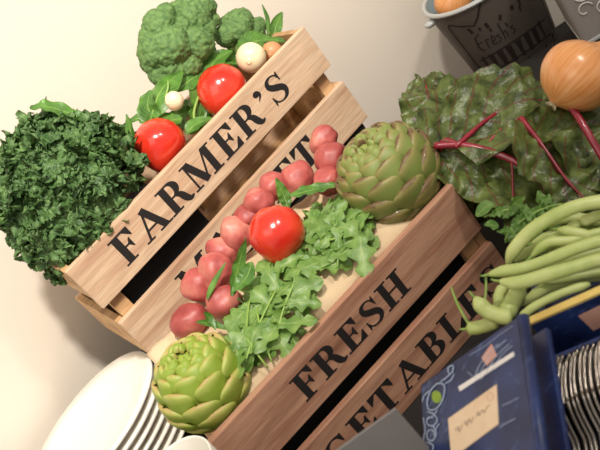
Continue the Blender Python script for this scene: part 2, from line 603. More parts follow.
def lettering(text, place, u0, u1, zb, zt, parent, th=.0004, gap=.06, mat=None, name='lettering'):
    """place(u, depth, z) -> world; letters span u0..u1, base zb, top zt"""
    gl = [glyph(c) for c in text]
    tot = sum(w for _, w in gl)+gap*(len(gl)-1)
    sc = (u1-u0)/tot
    g = G()
    x = 0
    for polys, w in gl:
        for k, pl in enumerate(polys):
            d = -th-.00001*(k % 7)
            n = len(pl)
            f = [place(u0+(x+a)*sc, d, zb+(zt-zb)*b) for a, b in pl]
            bk = [place(u0+(x+a)*sc, .0002, zb+(zt-zb)*b) for a, b in pl]
            g.add(f+bk, [tuple(range(n)), tuple(range(2*n-1, n-1, -1))]+[(i, (i+1) % n, n+(i+1) % n, n+i) for i in range(n)])
        x += w+gap
    return g.out(name, mat or M['ink'], parent, smooth=False)

# ------------------------------------------------------------------ the room
def struct(o):
    o['kind'] = 'structure'
    return o
K = V((-.144, 1.545, 0))
DR = V((1, -.29, 0)).normalized()
DL = V((-.72, -.70, 0)).normalized()
g = G().box(K+V((0, 0, -.75)), DR*3.4, V((0, .08, 0)), V((0, 0, 2.6)))
struct(g.out('wall_back', M['wall'], smooth=False))
g = G().box(K+V((0, 0, -.75)), DL*2.4, V((-.06, .06, 0)), V((0, 0, 2.6)))
struct(g.out('wall_left', M['wall'], smooth=False))
g = G().box(V((-2.2, -1.4, -.79)), V((4.6, 0, 0)), V((0, 3.4, 0)), V((0, 0, .04)))
struct(g.out('floor', M['floor'], smooth=False))

tb = thing('buffet_table', 'table under a black cloth holding the whole vegetable display', 'table', (.1, .7, -.75))
poly = [K+V((.0, -.03, 0)), K+DL*.98+V((.015, -.015, 0)), V((-.84, .1, 0)), V((1.05, .1, 0)), K+DR*1.24+V((0, -.012, 0))]
n = len(poly)
g = G().add([p+V((0, 0, 0)) for p in poly]+[p+V((0, 0, -.03)) for p in poly],
            [tuple(range(n)), tuple(range(2*n-1, n-1, -1))]+[(i, (i+1) % n, n+(i+1) % n, n+i) for i in range(n)])
g.out('tabletop', M['black'], tb, smooth=False)
for x, y in ((-.7, .2), (.95, .2), (-.18, 1.42), (.95, 1.12)):
    G().box(V((x-.025, y-.025, -.75)), V((.05, 0, 0)), V((0, .05, 0)), V((0, 0, .72))).out('leg', M['black'], tb, smooth=False)

# risers that lift the rear crate and the greens
AH = .183
BH = .1744
DA = .205
DB = .20
r0 = FA.p(.012, .006, -AH)
g = G().box(V((r0.x, r0.y, 0)), FA.x*.482, FA.n*(DA-.012), V((0, 0, r0.z)))
tag(g.out('display_riser', M['black'], smooth=False), 'black display block under the rear farmers market crate', 'riser')

# ------------------------------------------------------------------ crates
def crate(fr, u0, u1, D, Ht, wd, name, label, ends_top, texts, gapz, h=.075):
    base = fr.p((u0+u1)/2, D/2, -Ht)
    t = thing(name, label, 'crate', base, Matrix.Rotation(fr.yaw, 4, 'Z'), 'stencilled wooden crates')
    th = .011
    L = u1-u0
    def slat(u, off, z, lu, lo, hz, nm='slat', mat=wd, bev=.0012):
        o = G().box(fr.p(u, off, z), fr.x*lu, fr.n*lo, V((0, 0, hz)), bev).out(nm, mat, t, fr.p(u+lu/2, off+lo/2, z+hz/2), smooth=False)
        # grain follows the board's own length
        return o
    s1 = slat(u0, 0, -h, L, th, h)
    s2 = slat(u0, 0, -2*h-gapz, L, th, h)
    for s_, (tx, a, b, zb, zt) in zip((s1, s2), texts):
        lettering(tx, fr.p, a, b, zb, zt, s_)
    slat(u0, D-th, -h, L, th, h*.9)
    slat(u0, D-th, -2*h-gapz, L, th, h)
    for ue in (u0, u1-th):
        slat(ue, th, -2*h-gapz, th, D-2*th, h, mat=M['wood_in'])
        slat(ue, th, ends_top-h*.72, th, D-2*th, h*.72, mat=M['wood_in'])
    for ue in (u0+th+.001, u1-2*th-.012):
        for oe in (th+.0005, D-th-.0145):
            slat(ue, oe, -Ht+.002, .022, .014, Ht-.012 if oe < .05 and ends_top > -.01 else Ht-.045, 'corner_post', M['wood_in'])
    slat(u0+th, th, -Ht, L-2*th, D-2*th, .008, 'base_board', M['wood_in'])
    return t
ca = crate(FA, 0, .506, DA, AH, M['wood_a'], 'wooden_crate', "pale wooden crate lettered FARMER'S MARKET, the rear one against the wall", -.002,
           [("FARMER'S", .064, .426, -.0585, -.0145), ("MARKET", .098, .4, -.166, -.122)], .0326)
cb = crate(FB, .1, .506, DB, BH, M['wood_b'], 'wooden_crate', "darker wooden crate lettered FRESH VEGETABLES, in front of the other crate", -.045,
           [("FRESH", .207, .389, -.057, -.021), ("VEGETABLES", .092, .492, -.157, -.119)], .0244)

# ------------------------------------------------------------------ tomatoes
def tomato(c, r, tip, label, k=.22, rib=.02):
    B3 = basis(tip)
    def fn(p):
        t = p.z
        a = math.atan2(p.y, p.x)
        s = 1 - k*max(0, t)**1.4*(1-abs(t)*.15)*(math.sqrt(max(0, 1-t*t)))*1.2 + rib*math.cos(5*a)*max(0, -t)*math.sqrt(max(0, 1-t*t))
        s -= .16*max(0, (-t-.86)/.14)
        return s
    o = G().blob(c, (r, r, r*1.08), B3, 5, fn).out('tomato', M['tomato'], origin=V(c))
    tag(o, label, 'tomato', 'red tomatoes')
    # calyx scar at the hidden shoulder
    q = V(c)-B3.col[2]*(r*.9)
    G().blob(q, (r*.16, r*.16, r*.06), B3, 2).out('stem_scar', M['stem_g'], o)
    return o
tomato(FA.px(160, 146, .052), .0385, cdir(.15, -.9, .25), 'red tomato nearest the kale, behind the farmers board', .26)
tomato(FA.px(222, 91, .054), .0385, cdir(-.1, -.8, .3), 'red tomato below the white bulb, behind the farmers board', .12)
tomato(FB.px(277, 235, .105), .0345, cdir(.1, -.9, .2), 'red tomato on the bed of arugula in the front crate', .24)

# ------------------------------------------------------------------ potatoes
pot = [(323, 140, 14, .175, 'red potato highest of the heap, beside the letter T'),
       (330, 158, 17, .150, 'red potato touching the browner artichoke on its left'),
       (328, 181, 14, .128, 'red potato under the artichoke, low right end of the row'),
       (297, 178, 17, .165, 'red potato just below the letter T'),
       (274, 186, 15, .172, 'red potato second from the letter T, above the tomato'),
       (259, 202, 16, .170, 'red potato above and left of the tomato on arugula'),
       (236, 234, 17, .172, 'red potato left of the tomato on arugula'),
       (247, 217, 14, .178, 'small red potato wedged between its two neighbours left of the tomato'),
       (222, 252, 15, .178, 'red potato at the back between the big one and the tomato row'),
       (215, 271, 18, .160, 'red potato behind the green spinach sprig'),
       (199, 285, 17.5, .172, 'large red potato against the start of the word market'),
       (224, 302, 17, .125, 'red potato nearest the arugula stems, below the spinach sprig'),
       (190, 321, 19, .155, 'red potato right behind the greener artichoke')]
for i, (x, y, r, off, lb) in enumerate(pot):
    c = FB.px(x, y, off)
    d = (c-CO).dot(CF)
    R = r*d/F
    rnd = random.Random(i+3)
    ax = V((rnd.uniform(-1, 1), rnd.uniform(-1, 1), rnd.uniform(-.4, .4)))
    B3 = basis(ax)
    sd = i*4.7
    fn = lambda p, sd=sd: 1+.16*noise.noise(p*1.1+V((sd, 0, 0)))+.05*noise.noise(p*2.6+V((0, sd, 0)))
    o = G().blob(c, (R*1.0, R*.96, R*1.12), B3, 4, fn).out('red_potato', M['potato'], origin=c)
    tag(o, lb, 'potato', 'red potatoes in the front crate')

# ------------------------------------------------------------------ artichokes
def artichoke(c, R, axis, mt, label, rows, el=1.08, seed=1):
    rnd = random.Random(seed)
    B3 = basis(axis)
    t = thing('artichoke', label, 'artichoke', c, B3.to_4x4(), 'globe artichokes')
    M4 = W(t)
    G().blob(c, (R*.86, R*.86, R*.9), B3, 3).out('heart', mt, t)
    g = G().tube([M4 @ V((0, 0, -R*.8)), M4 @ V((0, 0, -R*1.02)), M4 @ V((.002, 0, -R*1.22))], [R*.26, R*.2, R*.21], 14)
    g.out('stem', M['stem_g'], t)
    for k, (th0, dth, hw, nb, lift) in enumerate(rows):
        # th measured from the stem end (0) to the bud tip (180)
        g = G()
        def surf(a, b, layer):
            x = (a-.5)*2
            th = math.radians(th0+dth*b)
            prof = math.sqrt(max(0., 1-((b-.62)/.38)**2.6)) if b > .62 else (.9+.1*b/.62)
            prof = max(prof, .1)
            if b > .93:
                prof *= 1-.25*(1-abs(x))*0
            ph = x*math.radians(hw)*prof / max(.34, math.sin(min(max(th, .35), PI-.25)))
            r = R*(.97+lift*b**1.8 - .075*(x*x)*(1-.2*b) + .05*math.sin(PI*b)**2*(1-x*x))
            r -= R*.05*max(0, (b-.86)/.14)**2
            if layer:
                r -= R*(.07-.045*b)
            return M4 @ V((r*math.sin(th)*math.cos(ph), r*math.sin(th)*math.sin(ph), -r*el*math.cos(th)))
        nu, nv = 10, 14
        for ly in (0, 1):
            b0 = len(g.v)
            g.grid(lambda a, b: surf(a, b, ly), nu, nv)
            if ly == 0:
                off = b0
        n1 = (nu+1)*(nv+1)
        edge = [i for i in range(nu+1)] + [j*(nu+1)+nu for j in range(1, nv+1)] + [nv*(nu+1)+i for i in range(nu-1, -1, -1)] + [j*(nu+1) for j in range(nv-1, 0, -1)]
        for i in range(len(edge)):
            a, b = edge[i], edge[(i+1) % len(edge)]
            g.f.append((a, n1+a, n1+b, b))
        first = None
        for j in range(nb):
            if first is None:
                o = first = g.out('bract', mt, t)
            else:
                o = first.copy()
                col.objects.link(o)
            o.rotation_euler = (rnd.uniform(-.03, .03), rnd.uniform(-.03, .03), 2*PI*(j+.5*(k % 2))/nb + rnd.uniform(-.07, .07))
    return t
rowsA = [(16, 52, 30, 6, .16), (34, 52, 28, 7, .2), (54, 50, 26, 8, .21), (75, 46, 24, 8, .2), (96, 39, 21, 8, .16),
         (114, 32, 17, 8, .1), (128, 27, 13, 7, .06), (141, 22, 11, 7, .03), (152, 17, 9, 5, .0), (162, 12, 7, 4, -.02)]
rowsB = [(14, 56, 33, 5, .17), (34, 56, 30, 6, .22), (56, 52, 28, 7, .23), (80, 45, 25, 7, .2), (102, 38, 21, 7, .15),
         (120, 30, 17, 7, .09), (134, 25, 13, 7, .05), (147, 20, 10, 6, .02), (158, 14, 8, 5, -.0)]
artichoke(FB.px(389, 175, .068), .0585, cdir(-.62, .58, .5), M['bract'], 'olive artichoke with brown bract tips at the right end of the front crate', rowsA, 1.06, 3)
artichoke(FB.px(203, 383, .064), .0505, cdir(-.42, .72, .52), M['bract_g'], 'bright green artichoke at the left end of the front crate', rowsB, 1.1, 5)

# black blocks added inside the crates so the slat gaps look shaded
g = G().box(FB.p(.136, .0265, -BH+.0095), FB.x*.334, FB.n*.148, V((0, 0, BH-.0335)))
tag(g.out('gap_shade_block', M['gap_shade'], smooth=False), 'black block added inside the front crate to darken its gap', 'shading')
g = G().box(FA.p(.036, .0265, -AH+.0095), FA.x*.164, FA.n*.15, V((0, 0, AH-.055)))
tag(g.out('gap_shade_block', M['gap_shade'], smooth=False), 'black block added at the left inside the rear crate to darken its gap', 'shading')

# ------------------------------------------------------------------ cloth in the front crate
def clothf(a, b):
    u = .118+a*.372
    off = .0135+b*.168
    z = -.012+.018*min(1, b/.22)**.7+.022*b+.03*max(0, b-.6)+.006*noise.noise(V((u*14, off*10, 1)))+.004*noise.noise(V((u*40, off*14, 4)))
    if b < .06:
        z -= .02*(1-b/.06)
    return FB.p(u, off, z)
g = G().grid(clothf, 60, 26)
co = g.out('liner_cloth', M['cloth'])
sm = co.modifiers.new('thickness', 'SOLIDIFY')
sm.thickness = .002
sm.offset = -1
tag(co, 'cream cloth lining the front crate under the arugula', 'cloth')

# ------------------------------------------------------------------ arugula
def aru_lob(b, x):
    if b < .3:
        return 1
    return 1-.62*abs(math.sin(PI*(b-.3)*3.4))**2.2*(1 if b < .8 else .3)
def aru_prof(t):
    return .12 if t < .28 else .12+.9*math.sin(PI*min(1, ((t-.28)/.72)**.75*.97+.02))**.7
def clothz(off):
    b = (off-.0135)/.168
    return -.012+.018*min(1, max(0, b)/.22)**.7+.022*b
def on_heap(x, y, lift):
    off = .016
    while off < .17:
        p = FB.px(x, y, off)
        if p.z-FB.o.z <= clothz(off)+lift:
            return p
        off += .003
    return p
ar = thing('arugula_bunch', 'loose heap of pale green arugula in the front crate', 'arugula', FB.p(.32, .08, .02))
rnd = random.Random(21)
cen = [V((346, 220, 0)), V((338, 236, 0)), V((318, 258, 0)), V((290, 284, 0)), V((264, 314, 0)), V((254, 348, 0))]
cp = smooth_path(cen, 40)
wid = [22, 38, 38, 40, 42, 36, 24]
for i in range(98):
    t = rnd.random()
    c = cp[int(t*40)]
    w = wid[min(6, int(t*7))]
    cx = c.x+rnd.uniform(-1, 1)*w*.8
    cy = c.y+rnd.uniform(-1, 1)*w*.72
    p = on_heap(cx, cy, rnd.uniform(.008, .026))
    nrm = (cdir(rnd.uniform(-.5, .5), rnd.uniform(-.3, .6), 1)*.7+V((0, 0, .6))).normalized()
    a = rnd.uniform(0, 2*PI)
    d = (CX*math.cos(a)+CY*math.sin(a))
    d = (d-nrm*d.dot(nrm)).normalized()
    L = rnd.uniform(.045, .075)
    sd = d.cross(nrm)
    bend = rnd.uniform(-.01, .01)
    pts = [p-d*L*.5-nrm*.004, p+sd*bend+nrm*.003, p+d*L*.5+nrm*rnd.uniform(-.008, .004)]
    g = G()
    leaf_geo(g, pts, nrm, rnd.uniform(.0095, .018), aru_prof, cup=rnd.uniform(-.3, .5), ruffle=.003, rfreq=3, nu=6, nv=18, seed=i, lob=aru_lob)
    g.out('leaf', M['arugula'], ar)
for pts in ([(300, 270), (285, 305), (278, 330)], [(276, 290), (262, 318), (250, 348), (246, 360)], [(255, 300), (262, 335), (272, 362)],
            [(300, 235), (330, 240), (350, 228)], [(242, 330), (256, 352), (268, 368)], [(262, 270), (250, 300), (246, 335)]):
    g = G().tube(smooth_path([on_heap(x, y, .026) for x, y in pts], 10), .0013, 6)
    g.out('stalk', M['stem_g'], ar)

# ------------------------------------------------------------------ spinach sprigs among the potatoes
def px_leaf(g, pix, frame, off, width, nrm, prof=oval, **kw):
    pts = [frame.px(x, y, o_) for (x, y), o_ in zip(pix, off)]
    leaf_geo(g, pts, nrm, width, prof, **kw)
def loose(name, label, cat, frame, pix, off, width, nrm, mt, group=None, **kw):
    g = G()
    px_leaf(g, pix, frame, off, width, nrm, **kw)
    o = g.out(name, mt)
    return tag(o, label, cat, group)
sg = 'spinach leaves among the potatoes'
loose('spinach_leaf', 'upright green leaf between the tomato and the potatoes on its left', 'leaf', FB, [(232, 296), (238, 268), (246, 238)], [.085, .1, .1], .0085, cdir(.5, .2, .8), M['spinach'], sg, seed=1, ruffle=.002)
loose('spinach_leaf', 'broad green leaf hanging left of the tomato on arugula', 'leaf', FB, [(252, 262), (246, 278), (232, 292)], [.085, .085, .08], .011, cdir(-.3, .3, .8), M['spinach'], sg, seed=2, ruffle=.002)
loose('spinach_leaf', 'narrow dark leaf lying across two red potatoes', 'leaf', FB, [(207, 300), (214, 284), (226, 262)], [.118, .125, .125], .0055, cdir(-.6, .3, .7), M['spinach'], sg, seed=3)
loose('spinach_leaf', 'green leaf standing up behind the tomato on arugula', 'leaf', FB, [(288, 208), (284, 196), (276, 178)], [.12, .125, .128], .0085, cdir(.1, .2, 1), M['spinach'], sg, seed=4, ruffle=.002)
loose('spinach_leaf', 'long flat green leaf below the row of potatoes', 'leaf', FB, [(290, 196), (312, 190), (340, 184)], [.11, .11, .1], .009, cdir(-.1, .6, .7), M['spinach'], sg, seed=5, ruffle=.002)
loose('spinach_leaf', 'curled leaf tip at the foot of the olive artichoke', 'leaf', FB, [(345, 240), (362, 244), (376, 246)], [.04, .04, .035], .007, cdir(0, .4, .9), M['spinach'], sg, seed=6)
for k, (x0, y0, x1, y1) in enumerate([(196, 322, 230, 330), (204, 312, 216, 330)]):
    loose('spinach_leaf', ['dark leaf behind the tip of the green artichoke', 'small leaf between two potatoes above the green artichoke'][k], 'leaf', FB,
          [(x0, y0), ((x0+x1)/2, (y0+y1)/2-2), (x1, y1)], [.1, .1, .09], .005, cdir(.1, .5, .8), M['spinach'], sg, seed=8+k)

# ------------------------------------------------------------------ rear crate: kale
def kale():
    c = FA.px(74, 192, .095)
    base = FA.p(.15, .09, -.03)
    t = thing('kale_bunch', 'bunch of curly dark green kale spilling over the left crate end', 'kale', base)
    rnd = random.Random(4)
    n = 84
    for i in range(n):
        # directions over the dome that faces the viewer
        z = 1-(i+.5)/n*1.2
        a = i*2.39996
        q = math.sqrt(max(0, 1-z*z))
        dr = CX*(q*math.cos(a))*1.0 + CY*(q*math.sin(a))*1.08 - CF*z
        rr = .098*(1+.1*rnd.uniform(-1, 1))
        w_ = c+dr*rr-CO
        kx, ky = 300+w_.dot(CX)/w_.dot(CF)*F, 225-w_.dot(CY)/w_.dot(CF)*F
        if (kx-148)*110+(ky-175)*76 > -2100:
            continue
        tip = c+dr*rr + (V((0, 0, -.012)) if dr.dot(CY) < 0 else V((0, 0, 0)))
        out = dr
        side = out.cross(V((rnd.uniform(-1, 1), rnd.uniform(-1, 1), rnd.uniform(-1, 1)))).normalized()
        lie = side
        p0 = c+dr*rr*.35
        p1 = c+dr*rr*.82-lie*.012
        p2 = tip+lie*.012
        p3 = tip+lie*.034-out*.006
        g = G()
        leaf_geo(g, [p0, p1, p2, p3], (out+lie*.2).normalized(), (.03*rnd.uniform(.85, 1.15)), lambda s: .25+.85*math.sin(PI*min(1, s*.8+.12))**.8,
                 cup=.1, ruffle=.008, rfreq=12, nu=34, nv=76, seed=i*1.37)
        # crimp the margin
        for j, v in enumerate(g.v):
            a_, b_ = g.uv[j]
            e = abs(a_-.5)*2
            k = (e**2)*.007+.002
            g.v[j] = v + V((noise.noise(v*115), noise.noise(v*115+V((9, 0, 0))), noise.noise(v*115+V((0, 9, 0)))))*k*1.5 + V((noise.noise(v*260), noise.noise(v*260+V((9, 0, 0))), noise.noise(v*260+V((0, 9, 0)))))*k*.7
        o = g.out('leaf', M['kale'], t)
        G().tube(smooth_path([base+ (p0-base)*.3, p0, p1], 8), [.003, .0025, .0015], 6).out('stalk', M['stem_g'], t)
    return t
kale()
loose('spinach_leaf', 'flat spinach leaf resting on top of the kale', 'leaf', FA, [(88, 121), (66, 112), (44, 106), (30, 109)], [.05, .06, .07, .075], .0125, cdir(0, .6, .75), M['spinach'], 'spinach leaves in the rear crate', seed=3, ruffle=.003)

# ------------------------------------------------------------------ broccoli
def broccoli(fr, off, lobes, stalk, label):
    cs = [(fr.px(x, y, off+o_), r) for x, y, r, o_ in lobes]
    c0 = fr.px(stalk[0], stalk[1], off)
    t = thing('broccoli', label, 'broccoli', c0, group='broccoli crowns')
    rnd = random.Random(len(lobes)+int(off*1000))
    for i, (c, rpx) in enumerate(cs):
        d = (c-CO).dot(CF)
        R = rpx*d/F
        sd = rnd.uniform(0, 50)
        def fn(p, sd=sd):
            q = p*5.2+V((sd, sd, 0))
            dd = noise.voronoi(q)[0][0]
            q2 = p*15+V((sd, 0, 0))
            d2 = noise.voronoi(q2)[0][0]
            return 1+.14*(.45-dd)+.06*(.45-d2)+.1*noise.noise(p*1.6+V((sd, 0, 0)))
        o = G().blob(c, (R, R, R), None, 5, fn).out('floret', M['brocc'], t)
        G().tube(smooth_path([c0+(c-c0)*.02, c0+(c-c0)*.5, c], 6), [.012, .009, .007], 8).out('stalk', M['brocc_stem'], t)
    return t
broccoli(FA, .11, [(160, 28, 19, 0), (156, 50, 19, 0), (170, 46, 22, -.012), (172, 66, 20, .0), (192, 20, 20, .005), (194, 44, 20, -.01), (204, 8, 13, .01),
                   (178, 10, 10, .008), (202, 30, 15, .0), (186, 64, 17, -.008), (207, 52, 10, .004), (153, 62, 13, .008), (150, 38, 12, .004), (166, 14, 11, .006), (200, 8, 14, .008), (188, 8, 12, .008), (212, 20, 8, .006), (180, 30, 14, -.004), (160, 74, 12, .004)], (205, 88),
         'large two-lobed broccoli crown standing at the back of the rear crate')
broccoli(FA, .12, [(238, 28, 18, 0), (226, 36, 12, 0), (252, 34, 14, 0), (242, 20, 12, .01), (258, 26, 9, .008), (228, 24, 9, .008)], (252, 60), 'smaller broccoli crown between the large one and the crate end')

# ------------------------------------------------------------------ spinach in the rear crate
sp = thing('spinach_bunch', 'bed of glossy spinach leaves around the tomatoes in the rear crate', 'spinach', FA.p(.3, .1, -.04))
rnd = random.Random(12)
def spl(pix, off, w, nrm, **kw):
    g = G()
    if 'ruffle' in kw:
        kw['ruffle'] *= .55
    px_leaf(g, pix, FA, off, w, nrm, nu=12, nv=22, rfreq=3, **kw)
    g.out('leaf', M['spinach'], sp)
spl([(150, 122), (160, 92), (182, 70)], [.06, .07, .078], .026, cdir(-.35, .3, .8), seed=1, ruffle=.005, cup=-.25)
spl([(160, 126), (148, 108), (150, 90)], [.06, .07, .075], .02, cdir(-.5, .2, .8), seed=2, ruffle=.005)
spl([(182, 118), (170, 120), (150, 116)], [.045, .05, .055], .017, cdir(-.1, .6, .7), seed=3, ruffle=.004)
spl([(192, 128), (198, 108), (190, 84)], [.06, .065, .07], .014, cdir(.5, .1, .8), seed=4, ruffle=.004)
spl([(196, 118), (204, 98), (200, 78)], [.065, .07, .075], .015, cdir(.3, .3, .8), seed=5, ruffle=.004)
spl([(186, 134), (196, 124), (212, 118)], [.03, .028, .026], .013, cdir(-.2, .6, .8), seed=6, ruffle=.003)
spl([(214, 122), (202, 126), (190, 134)], [.03, .03, .032], .009, cdir(.2, .5, .8), seed=16, ruffle=.003)
spl([(206, 78), (214, 62), (232, 50)], [.08, .085, .09], .02, cdir(-.2, .5, .8), seed=7, ruffle=.005)
spl([(206, 72), (224, 60), (246, 56)], [.09, .095, .09], .010, cdir(.1, .7, .6), seed=8, ruffle=.004)
spl([(238, 52), (254, 42), (270, 38)], [.07, .07, .07], .02, cdir(.1, .4, .8), seed=9, ruffle=.003)
spl([(272, 44), (276, 26), (282, 12)], [.085, .09, .095], .011, cdir(.4, .1, .9), seed=10, ruffle=.003)
spl([(268, 38), (268, 20), (262, 4)], [.09, .095, .1], .0045, cdir(-.6, .1, .8), seed=11)
spl([(262, 40), (278, 40), (286, 42)], [.06, .055, .05], .006, cdir(0, .5, .8), seed=12)
spl([(136, 150), (130, 128), (127, 114)], [.06, .075, .085], .009, cdir(-.6, .1, .7), seed=13, ruffle=.003)
spl([(150, 122), (140, 118), (128, 122)], [.07, .08, .085], .010, cdir(-.3, .5, .8), seed=14, ruffle=.003)
spl([(176, 92), (190, 80), (206, 72)], [.075, .08, .085], .018, cdir(0, .4, .9), seed=15, ruffle=.005)
spl([(200, 132), (206, 114), (205, 96)], [.05, .062, .075], .011, cdir(.6, .1, .8), seed=17, ruffle=.004)
for i in range(18):
    u = rnd.uniform(.2, .47)
    off = rnd.uniform(.05, .15)
    p = FA.p(u, off, -.012+rnd.uniform(0, .02))
    a = rnd.uniform(0, 2*PI)
    d = V((math.cos(a), math.sin(a), rnd.uniform(.1, .5)))*.025
    g = G()
    leaf_geo(g, [p-d, p+V((0, 0, .006)), p+d], V((rnd.uniform(-.4, .4), -.5, .8)), rnd.uniform(.011, .016), oval, cup=.2, ruffle=.004, seed=i+30, nu=8, nv=14)
    g.out('leaf', M['spinach'], sp)
G().tube(smooth_path([FA.px(x, y, o_) for x, y, o_ in ((165, 98, .055), (168, 88, .06), (168, 80, .062))], 8), [.0016, .0014, .0008], 6).out('stalk', M['stem_g'], sp)
G().tube(smooth_path([FA.px(x, y, o_) for x, y, o_ in ((196, 128, .04), (194, 112, .055), (200, 92, .07))], 8), .0022, 6).out('stalk', M['stem_g'], sp)

# white bulbs and a tan one
def bulb(c, r, up, label, name, mt, cat, st=.25):
    B3 = basis(up)
    t = Matrix.Translation(c) @ B3.to_4x4()
    prof = [(0, -1.0), (.12, -1.02), (.2, -.95), (.55, -.8), (.85, -.48), (1, 0), (.92, .4), (.66, .74), (.35, .92), (.2, 1.02), (.12, 1.2), (.06, 1.2+st), (0, 1.2+st)]
    pr = smooth_path([(a, b, 0) for a, b in prof], 44)
    o = G().lathe([(max(0, p.x)*r, p.y*r*.92) for p in pr], t, 32).out(name, mt, origin=c)
    return tag(o, label, cat)
bulb(FA.px(251, 58, .047), .0235, cdir(.1, .45, -.9), 'white round bulb beside the upper tomato at the crate rim', 'white_onion', M['garlic'], 'bulb')
bulb(FA.px(174, 101, .05), .0145, cdir(.7, .4, -.7), 'small white bulb nestled in the spinach above the first tomato', 'white_onion', M['garlic'], 'bulb')
bulb(FA.px(272, 53, .058), .018, cdir(.2, .5, -.9), 'tan skinned bulb half hidden behind the white bulb', 'shallot', M['tan'], 'bulb')

# cloth strip seen through the gap in the rear crate
def burl(a, b):
    u = .21+a*.262
    z = -.02-b*(.083-.012*math.sin(a*2.4)+.02*(1-a)**4*0)-.0
    return FA.p(u, .034+.01*math.sin(a*9)+.012*b, z)
g = G().grid(burl, 30, 10)
bo = g.out('burlap_liner', M['wood_in'])
bo.data.materials[0] = M['card_in']
s_ = bo.modifiers.new('thickness', 'SOLIDIFY')
s_.thickness = .002
tag(bo, 'tan liner seen through the gap between the rear crate boards', 'liner')

# ------------------------------------------------------------------ plates
pcen = at(90, 424, 1.2)
rv = (pcen-CO).normalized()
e1 = (CX-rv*CX.dot(rv)).normalized()
e2 = rv.cross(e1)
e2 = e2 if e2.dot(CY) > 0 else -e2
pn = (e1*(-.83*.937)+e2*(.56*.937)-rv*.35).normalized()
PM = Matrix.Translation(pcen) @ basis(pn).to_4x4()
PR = 88*1.2/F/.1247
for k in range(7):
    prof = [(0, 0), (.07, 0), (.074, .003), (.1, .0085), (.1225, .0118), (.1245, .0135), (.1247, .0155), (.123, .0168), (.1, .0125), (.078, .006), (.068, .0042), (0, .004)]
    o = G().lathe([(a*PR, (b-.0168)*PR) for a, b in prof], PM @ Matrix.Translation((.0012*math.sin(k*2.1), .0012*math.cos(k*1.7), -k*.0125)), 96)
    ob = o.out('dinner_plate', M['china'])
    tag(ob, 'white dinner plate on top of the stack at lower left, its whole face showing' if k == 0 else 'white dinner plate under the top one, only its rim showing', 'plate', 'stacked dinner plates' if k else 'stacked dinner plates')
wc = at(174, 474, .86)
g = G().lathe([(0, 0), (.03, 0), (.034, .004), (.047, wc.z*.8), (.0475, wc.z-.002), (.0465, wc.z), (.045, wc.z-.002), (.043, wc.z*.8), (.03, .008), (0, .006)], Matrix.Translation((wc.x, wc.y, 0)), 64)
tag(g.out('white_crock', M['china']), 'white round crock cut by the lower edge, under the green artichoke', 'crock')

# ------------------------------------------------------------------ right-hand riser, bucket, tin
rz = .10
g = G().box(V((.205, .86, 0)), V((.62, -.16, 0)), V((.07, .28, 0)), V((0, 0, rz)))
tag(g.out('display_riser', M['black'], smooth=False), 'black display block under the chard and the onion', 'riser')

bk0 = V((.461, 1.238, 0))
hh = .2
r0_, r1_ = .066, .09
t = thing('bucket', 'grey metal bucket with dark printed lettering against the wall', 'bucket', bk0)
prof = [(0, .004), (r0_-.004, .004), (r0_, 0), (r0_+.001, .002), (r1_, hh)]
T = Matrix.Translation(bk0)
G().lathe(prof[2:], T, 72, False).out('body', M['zinc'], t)
G().lathe([(0, .004), (r0_-.003, .004), (r1_-.003, hh)], T, 72, False).out('inner_wall', M['zinc_in'], t)
def ringprof(R, z, rr):
    return [(R+rr*math.cos(a), z+rr*math.sin(a)) for a in [2*PI*k/10 for k in range(11)]]
G().lathe(ringprof(r1_, hh, .004), T, 72, False).out('rim', M['zinc_rim'], t)
def onb(a, z, d=0):
    r = r0_+(r1_-r0_)*z/hh+.0008+d
    return bk0+V((r*math.cos(a), r*math.sin(a), z))
a0 = math.atan2(-bk0.y, -bk0.x)
def bband(pts, w, n=20):
    """printed line on the bucket: pts = (angle from the front, height)"""
    pp = smooth_path([(a+.1, z*.96+.022, 0) for a, z in pts], n)
    g_ = G()
    L = []
    for i, p in enumerate(pp):
        q = pp[min(i+1, n)]-pp[max(i-1, 0)]
        dx, dz = q.x*.095, q.y
        l = math.hypot(dx, dz) or 1
        nx, nz = -dz/l*w/2/.095, dx/l*w/2
        L += [onb(a0+p.x+nx, p.y+nz), onb(a0+p.x-nx, p.y-nz)]
    g_.add(L, [(2*i, 2*i+1, 2*i+3, 2*i+2) for i in range(n)])
    return g_
pr = G()
for pts, w in ([[(-1.0, .05), (-1.0, .14), (-.95, .165), (-.5, .15), (-.25, .175), (0, .195), (.3, .175), (.55, .15), (.95, .165), (1.0, .14), (1.0, .05)], .0035],
               [[(-.62, .128), (-.66, .108), (-.6, .098)], .003], [[(-.62, .128), (-.5, .132)], .002], [[(-.64, .114), (-.54, .116)], .002],
               [[(-.48, .1), (-.47, .116), (-.4, .116)], .002], [[(-.37, .108), (-.29, .112), (-.33, .12), (-.37, .104), (-.28, .103)], .002],
               [[(-.18, .116), (-.25, .115), (-.19, .108), (-.26, .102)], .002], [[(-.12, .135), (-.13, .102)], .0025], [[(-.13, .112), (-.07, .116), (-.06, .103)], .002],
               [[(0, .128), (.01, .12)], .003], [[(.1, .116), (.04, .115), (.1, .108), (.03, .102)], .002],
               [[(-.85, .05), (-.6, .055), (-.2, .06), (.2, .06), (.6, .055), (.85, .05)], .0025], [[(-.85, .08), (-.6, .085), (-.2, .09), (.2, .09), (.6, .085), (.85, .08)], .0025]):
    q = bband(pts, w)
    pr.add(q.v, q.f)
for k in range(7):
    a = -.66+k*.2
    q = bband([(a, .056), (a, .088)], .022, 4)
    pr.add(q.v, q.f)
rb = random.Random(5)
